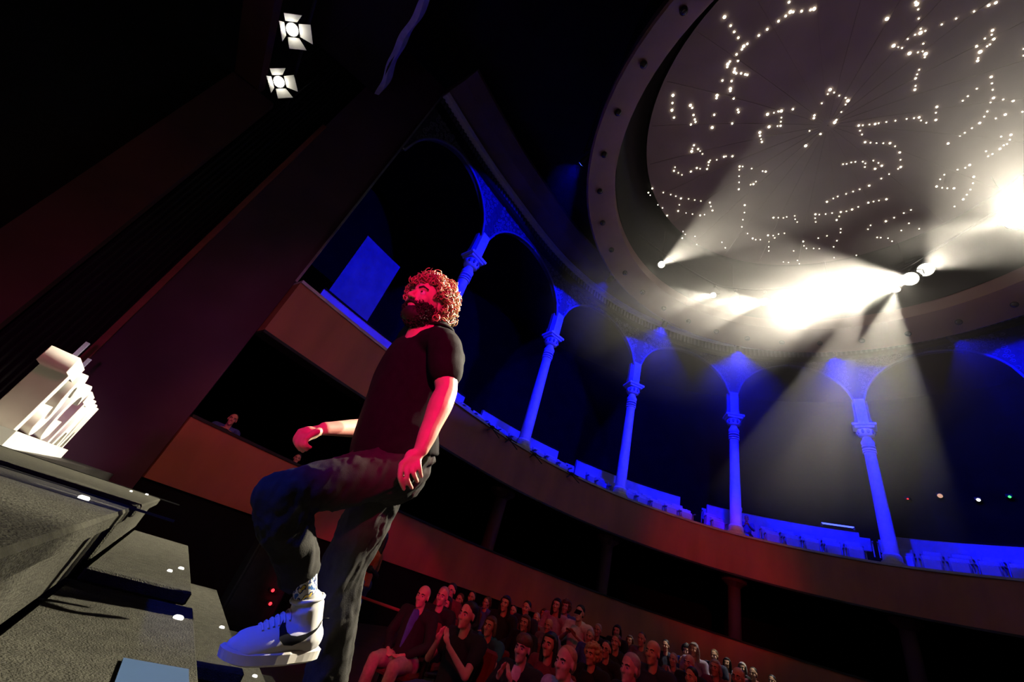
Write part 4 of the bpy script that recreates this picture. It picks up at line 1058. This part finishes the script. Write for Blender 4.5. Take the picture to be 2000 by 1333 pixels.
def seated(head, face, pose, hairstyle, hairc, top, label, sleeve='long', legs='denim', shirt=None, floor=None, group=None, seat=True, skin=None, glasses=False, scale=None, yaw=0.0):
    d = Vector((face[0] - head.x, face[1] - head.y)); rz = math.atan2(d.y, d.x) + yaw
    fz = floorz(head.x) if floor is None else floor
    s = scale or max(.86, min(1.12, (head.z - fz) / 1.20))
    me = skin_mesh(pose); o = bpy.data.objects.new('person', me); COL.objects.link(o)
    off_ = Matrix.Rotation(rz, 3, 'Z') @ Vector((.02 * s, 0, 0))
    o.location = (head.x - off_.x, head.y - off_.y, fz); o.rotation_euler = (0, 0, rz); o.scale = (s, s, s)
    def ch(name, me_, m):
        c = bpy.data.objects.new(name, me_); COL.objects.link(c); c.parent = o
        if m: setmat(c, m)
        return c
    if skin: setmat(o, skin)
    ch('jacket' if shirt else 'top', top_mesh(pose, sleeve), cm(top))
    tuck = floor is not None
    ch('trousers', tucked_mesh() if tuck else legs_mesh(), cm(legs))
    for sd in (-1, 1):
        c = ch('shoe', shoe_mesh(), None); c.location = (-.55 if tuck else 0, .13 * sd, 0)
    if hairstyle: ch('hair', hair_mesh(hairstyle), HAIRC[hairc])
    if shirt:
        if 'shirt' not in VAR:
            q = MB(); q.limb([(.062, 0, .60), (.062, 0, .78), (.055, 0, .92), (.02, 0, 1.04)], [(.02, .055), (.022, .06), (.02, .062), (.03, .058)], 12); VAR['shirt'] = q.build('shirt', M_WHITE, None, True); me_ = VAR['shirt'].data; bpy.data.objects.remove(VAR['shirt']); VAR['shirt'] = me_
        ch('shirt', VAR['shirt'], cm(shirt))
    if 'eyew' not in VAR:
        for nm, ey, ir, br in (('eye', 0, 0, 0),):
            for s_ in (-1, 1):
                q = MB(); q.ell(HEADL @ Vector((.0735, .031 * s_, 0)), .0135, nu=8, nv=6); t_ = q.build('eye', M_EYE, None, True); VAR[('eye', s_)] = t_.data; bpy.data.objects.remove(t_)
                q = MB(); q.ell(HEADL @ Vector((.0835, .0315 * s_, .001)), .0065, nu=8, nv=6); t_ = q.build('iris', M_IRIS, None, True); VAR[('iris', s_)] = t_.data; bpy.data.objects.remove(t_)
                q = MB(); q.tube([HEADL @ Vector(p) for p in ((.092, .012 * s_, .021), (.089, .032 * s_, .028), (.073, .053 * s_, .021))], [.005, .006, .003], 6); t_ = q.build('eyebrow', M_BEARD, None, True); VAR[('brow', s_)] = t_.data; bpy.data.objects.remove(t_)
        VAR['eyew'] = 1
    for s_ in (-1, 1):
        e = ch('eye', VAR[('eye', s_)], None); i_ = ch('iris', VAR[('iris', s_)], None); i_.parent = e
        ch('eyebrow', VAR[('brow', s_)], None)
    if glasses:
        if 'gl' not in VAR:
            q = MB()
            for s_ in (-1, 1):
                q.tube([HEADL @ Vector((.096, .032 * s_ + .023 * math.cos(a * PI / 8), -.002 + .018 * math.sin(a * PI / 8))) for a in range(17)], .0022, 5, False)
                q.tube([HEADL @ Vector((.094, .055 * s_, .002)), HEADL @ Vector((-.01, .08 * s_, .006))], .0022, 5)
            q.tube([HEADL @ Vector((.098, -.01, 0)), HEADL @ Vector((.098, .01, 0))], .0022, 5)
            t_ = q.build('glasses', M_BLACK); VAR['gl'] = t_.data; bpy.data.objects.remove(t_)
        ch('glasses', VAR['gl'], None)
    tag(o, label, 'person', group)
    if seat:
        st = SEAT if not seat_used[0] else copy_tree(SEAT); seat_used[0] = True
        st.location = (o.location.x - .06 * math.cos(rz), o.location.y - .06 * math.sin(rz), fz); st.rotation_euler = (0, 0, rz); st.scale = (s, s, s)
        tag(st, 'red velvet theatre seat under a member of the audience', 'seat', 'red seats in the pit')
    return o
DK = 'audience in the dim rows of the pit'
stage_pt = (-.2, 2.2)
AUD = [  # px, py, head height in px, pose, hair, colour, top, sleeve, legs, shirt, glasses, label
 (826, 1166, 38, 'lap', None, '', 'black', 'long', 'beige', 'blue', 0, 'bald man in dark jacket, blue shirt and pale trousers sitting first in the front row'),
 (864, 1166, 33, 'lap', 'cropped', 'grey', 'black', 'long', 'navy', None, 0, 'red-lit man with cropped grey hair right behind the bald man in the jacket'),
 (881, 1155, 26, 'lap', 'short', 'black', 'maroon', 'long', 'navy', None, 1, 'man in glasses looking over the shoulder of the cropped grey man'),
 (867, 1195, 40, 'clap', 'long', 'black', 'navy', 'long', 'denim', None, 0, 'long-haired woman clapping with bright red hands between the jacketed man and the black-haired man'),
 (895, 1180, 28, 'lap', 'short', 'brown', 'lilac', 'short', 'navy', None, 0, 'dim person in a striped lilac top behind the clapping woman'),
 (921, 1168, 27, 'lap', 'cropped', 'black', 'black', 'long', 'navy', None, 0, 'dim broad-faced man in black against the red wall'),
 (913, 1203, 46, 'clap', 'short', 'black', 'black', 'short', 'denim', None, 0, 'black-haired man in a black polo shirt clapping in the front row'),
 (951, 1246, 38, 'clap', 'bob', 'brown', 'teal', 'short', 'navy', None, 0, 'woman in a teal top clapping beside the man in the black polo'),
 (947, 1186, 26, 'lap', 'short', 'brown', 'blue', 'short', 'denim', None, 0, 'person in a blue top behind the man in the black polo'),
 (1025, 1218, 30, 'lap', 'bob', 'brown', 'black', 'long', 'navy', None, 0, 'woman with a bright red face alone between the dim rows'),
 (1021, 1268, 50, 'clap', 'fringe', 'brown', 'black', 'long', 'navy', 'white', 0, 'young person with a heavy brown fringe, white tee and dark jacket, clapping'),
 (1073, 1260, 46, 'lap', 'long', 'black', 'maroon', 'short', 'navy', None, 0, 'smiling long-haired woman with a bright scarlet face'),
 (1104, 1296, 58, 'lap', 'cropped', 'blond', 'lilac', 'long', 'navy', None, 0, 'man with cropped fair hair rimmed with white light'),
 (1156, 1280, 50, 'lap', 'curly', 'blond', 'black', 'short', 'navy', None, 0, 'woman with curly fair hair beside the cropped fair man'),
 (1230, 1307, 50, 'lap', 'short', 'grey', 'black', 'long', 'navy', None, 0, 'short-haired woman with greying hair in black near the curly-haired woman'),
 (1275, 1276, 38, 'lap', None, '', 'navy', 'long', 'navy', None, 0, 'bald man in navy behind the greying short-haired woman'),
 (1184, 1270, 32, 'lap', 'cropped', 'black', 'black', 'long', 'navy', None, 1, 'man in glasses half hidden behind the curly-haired woman'),
 (1203, 1256, 28, 'lap', 'short', 'brown', 'black', 'long', 'navy', None, 0, 'red-lit person just behind the half hidden man in glasses'),
 (1152, 1245, 26, 'lap', 'short', 'grey', 'blue', 'long', 'navy', None, 0, 'person in blue behind the curly fair woman'),
 (1071, 1224, 30, 'lap', None, '', 'grey', 'long', 'navy', None, 0, 'dim bald man in grey behind the smiling long-haired woman'),
 (1135, 1180, 23, 'phone', 'short', 'black', 'white', 'short', 'denim', None, 0, 'person in white reading a lit phone at the back of the pit'),
 (987, 1180, 26, 'lap', 'long', 'black', 'black', 'long', 'navy', None, 0, 'long dark-haired woman near the red wall'),
 (1346, 1297, 30, 'lap', None, '', 'black', 'long', 'navy', None, 0, 'bald man in black with a shining crown, well back in the pit'),
 (1350, 1324, 36, 'lap', 'short', 'black', 'lilac', 'long', 'navy', None, 0, 'dark-haired person in lilac in front of the bald man in black'),
 (1397, 1306, 28, 'lap', 'bob', 'grey', 'maroon', 'long', 'navy', None, 0, 'person with a grey bob and a bright red cheek'),
 (1442, 1325, 36, 'lap', None, '', 'grey', 'long', 'navy', None, 1, 'bald man in grey with glasses beside the grey bob'),
 (1471, 1317, 22, 'lap', 'cropped', 'black', 'maroon', 'long', 'navy', None, 0, 'small red-faced man in maroon past the bald man in grey'),
 (1508, 1331, 22, 'lap', 'short', 'black', 'black', 'long', 'navy', None, 0, 'last red-lit person before the dark end of the pit')]
TAKEN = []
def free_spot(px, py, hp):
    """a seat on this line of sight with room for shoulders and knees"""
    d = 186.0 / hp
    for k in range(160):
        dd = d + .04 * k
        p = atD(px, py, dd)
        if all(((p.x - a.x) / .88) ** 2 + ((p.y - a.y) / .56) ** 2 > 1 for a in TAKEN) and (Vector((p.x, p.y)) - HC).length < 9.3: TAKEN.append(p); return p
    TAKEN.append(atD(px, py, d)); return TAKEN[-1]
for (px, py, hp, pose, hs, hc, top, sl2, lg, sh2, gl, lab) in AUD:
    seated(free_spot(px, py, hp), (stage_pt[0] + random.uniform(-.4, .4), stage_pt[1] + random.uniform(-.5, .5)), pose, hs, hc, top, lab, sl2, lg, sh2, glasses=bool(gl), yaw=-.15)
DIM = [(1028, 1189, 24), (949, 1190, 25), (1043, 1228, 27), (1088, 1180, 23), (1106, 1181, 23), (1167, 1232, 22), (1205, 1234, 22), (1253, 1250, 23), (1355, 1270, 22), (1341, 1273, 21), (1395, 1282, 22), (1450, 1306, 21), (1000, 1204, 27), (1062, 1200, 24), (1120, 1218, 24), (1300, 1262, 22), (1230, 1252, 23), (1315, 1290, 25), (1420, 1296, 21)]
for k, (px, py, hp) in enumerate(DIM):
    seated(free_spot(px, py, hp), stage_pt, 'clap' if k % 4 == 1 else 'lap', ('short', 'bob', 'cropped', 'long', 'curly')[k % 5], ('black', 'brown', 'grey')[k % 3], ('navy', 'black', 'grey', 'lilac', 'blue')[k % 5],
           'dim member of the audience sitting in the dark rows of the pit', 'long' if k % 2 else 'short', 'navy', group=DK, yaw=-.15)
# phone held up in the lit reader's hands
ph = atD(1129, 1196, 7.55); r = empty('phone', ph)
q = MB(); q.box((0, 0, 0), (.16, .012, .09), Matrix.Rotation(.6, 3, 'X'), .003); q.build('case', M_BLACK, r)
q = MB(); q.box(Matrix.Rotation(.6, 3, 'X') @ Vector((0, .0075, 0)), (.145, .002, .078), Matrix.Rotation(.6, 3, 'X')); q.build('screen', emit('phone_glow', (.75, .85, 1.0), 2.5), r)
tag(r, 'lit phone in the hands of the reader in white', 'phone')
# woman leaning on the lower balcony and her neighbour
hb = atY(457, 816, 9.85)
seated(hb, (hb.x - .1, hb.y - 3), 'lean', 'cropped', 'black', 'blue', 'woman in a blue top leaning on the edge of the lower balcony', 'short', 'navy', floor=1.35, seat=False, scale=1.02)
hb = atY(598, 866, 10.3)
seated(hb, (hb.x - .3, hb.y - 3), 'lean', 'short', 'black', 'blue', "person in blue on the lower balcony behind the man's far hand", 'short', 'navy', floor=1.35, seat=False, scale=.9)
# woman standing in the aisle, turned away
def standing(p, rz, label):
    q = MB(); M = Matrix.Translation((0, 0, 1.53)); head_shape(q, M)
    q.limb([(-.03, 0, .9), (-.02, 0, 1.15), (-.04, 0, 1.36)], [(.08, .11), (.08, .10), (.055, .06)], 12)
    for s in (-1, 1):
        sh, el, wr = Vector((-.03, .17 * s, 1.32)), Vector((-.05, .24 * s, 1.06)), Vector((.14, .16 * s, .98))
        q.limb([(-.03, 0, 1.33), sh], [.05, .045], 10); q.limb([sh, el], [.04, .034], 10); q.limb([el, wr], [.034, .024], 10)
        for k in range(4): q.limb([wr, wr + Vector((.07, -.03 * s + .012 * (k - 1.5), .0)), wr + Vector((.13, -.05 * s + .016 * (k - 1.5), -.02))], [.014, .011, .008], 8, 3)
        q.limb([wr, wr + Vector((.05, -.02 * s, .04))], [.013, .009], 8, 3)
    o = q.build('person', M_SKIN); remesh(o, .009, 3); o.location = p; o.rotation_euler = (0, 0, rz)
    q = MB(); q.limb([(-.02, 0, .92), (-.02, 0, 1.1), (-.035, 0, 1.3), (-.04, 0, 1.38)], [(.11, .16), (.10, .14), (.10, .165), (.06, .09)], 16)
    for s in (-1, 1): q.limb([(-.03, .1 * s, 1.32), (-.03, .17 * s, 1.31), (-.04, .215 * s, 1.15)], [.07, .062, .052], 12)
    t_ = q.build('top', cm('orange'), o); remesh(t_, .012, 4); crumple(t_, .006, (8, 8, 6), 5)
    q = MB(); q.box((-.02, -.02, 1.10), (.27, .36, .09), Matrix.Rotation(.25, 3, 'X'), .03); q.build('belt_bag', M_BLACK, o)
    q = MB(); q.limb([(-.02, -.07, .92), (-.02, .07, .92)], [.12, .12], 12)
    for s in (-1, 1): q.limb([(-.02, .085 * s, .9), (0, .09 * s, .5), (-.02, .09 * s, .09)], [.095, .072, .055], 14)
    t_ = q.build('jeans', cm('denim'), o); remesh(t_, .014, 4); crumple(t_, .007, (9, 9, 9), 6)
    for s in (-1, 1):
        q = MB(); q.limb([(-.04, .09 * s, .05), (.05, .09 * s, .045), (.16, .09 * s, .035)], [(.04, .045), (.045, .04), (.036, .028)], 12); q.build('shoe', M_SWOOSH, o, True)
    me = hair_mesh('long'); c = bpy.data.objects.new('hair', me); COL.objects.link(c); c.parent = o; c.location = (-.02, 0, .33); setmat(c, HAIRC['black'])
    eyes(M, o, I4, M_BEARD)
    return tag(o, label, 'person')
hw = atD(742, 1050, 6.0)
standing((hw.x, hw.y, hw.z - 1.55), 2.3, 'woman in an orange top and jeans standing in the aisle behind the man')
# operator with a tripod camera on the upper balcony ledge by the hazy column
hb = off(4.13, .80, 6.42)
seated(hb, (8, 4), 'phone', 'cropped', 'black', 'blue', 'operator in blue crouching on the upper balcony beside the pale hazy column', 'long', 'navy', floor=5.315, seat=False, scale=.92)
p = off(4.06, .62, 5.315); r = empty('tripod_camera', p)
for k in range(3):
    a = k * 2.09 + .4; q = MB(); q.tube([(0, 0, .95), (.26 * math.cos(a), .26 * math.sin(a), 0)], .018, 6); q.build('leg', M_LEDGE, r)
q = MB(); q.tube([(0, 0, .85), (0, 0, 1.25)], .022, 8); q.build('post', M_LEDGE, r)
q = MB(); q.box((0, 0, 1.34), (.14, .26, .16), bev=.02); b_ = q.build('camera_body', M_LEDGE, r)
q = MB(); q.tube([(-.06, 0, 1.34), (-.22, -.1, 1.34)], .05, 12); q.build('lens', M_BLACK, b_)
tag(r, 'video camera on a tripod on the upper balcony beside the pale hazy column', 'camera')
# handrail by the front seats
a0, a1 = atD(700, 1165, 5.6), atD(800, 1200, 5.4); r = empty('handrail', (a0.x, a0.y, -.27))
q = MB(); q.tube([(0, 0, a0.z + .27), (a1.x - a0.x, a1.y - a0.y, a1.z + .27)], .018, 8); q.build('rail', mat('red_rail', (.3, .05, .06), .5), r)
for t in (.03, .97):
    q = MB(); q.tube([((a1.x - a0.x) * t, (a1.y - a0.y) * t, 0), ((a1.x - a0.x) * t, (a1.y - a0.y) * t, a0.z + (a1.z - a0.z) * t + .27)], .016, 8); q.build('post', MATS['red_rail'], r)
tag(r, 'thin dark red handrail between the aisle and the front row', 'handrail')
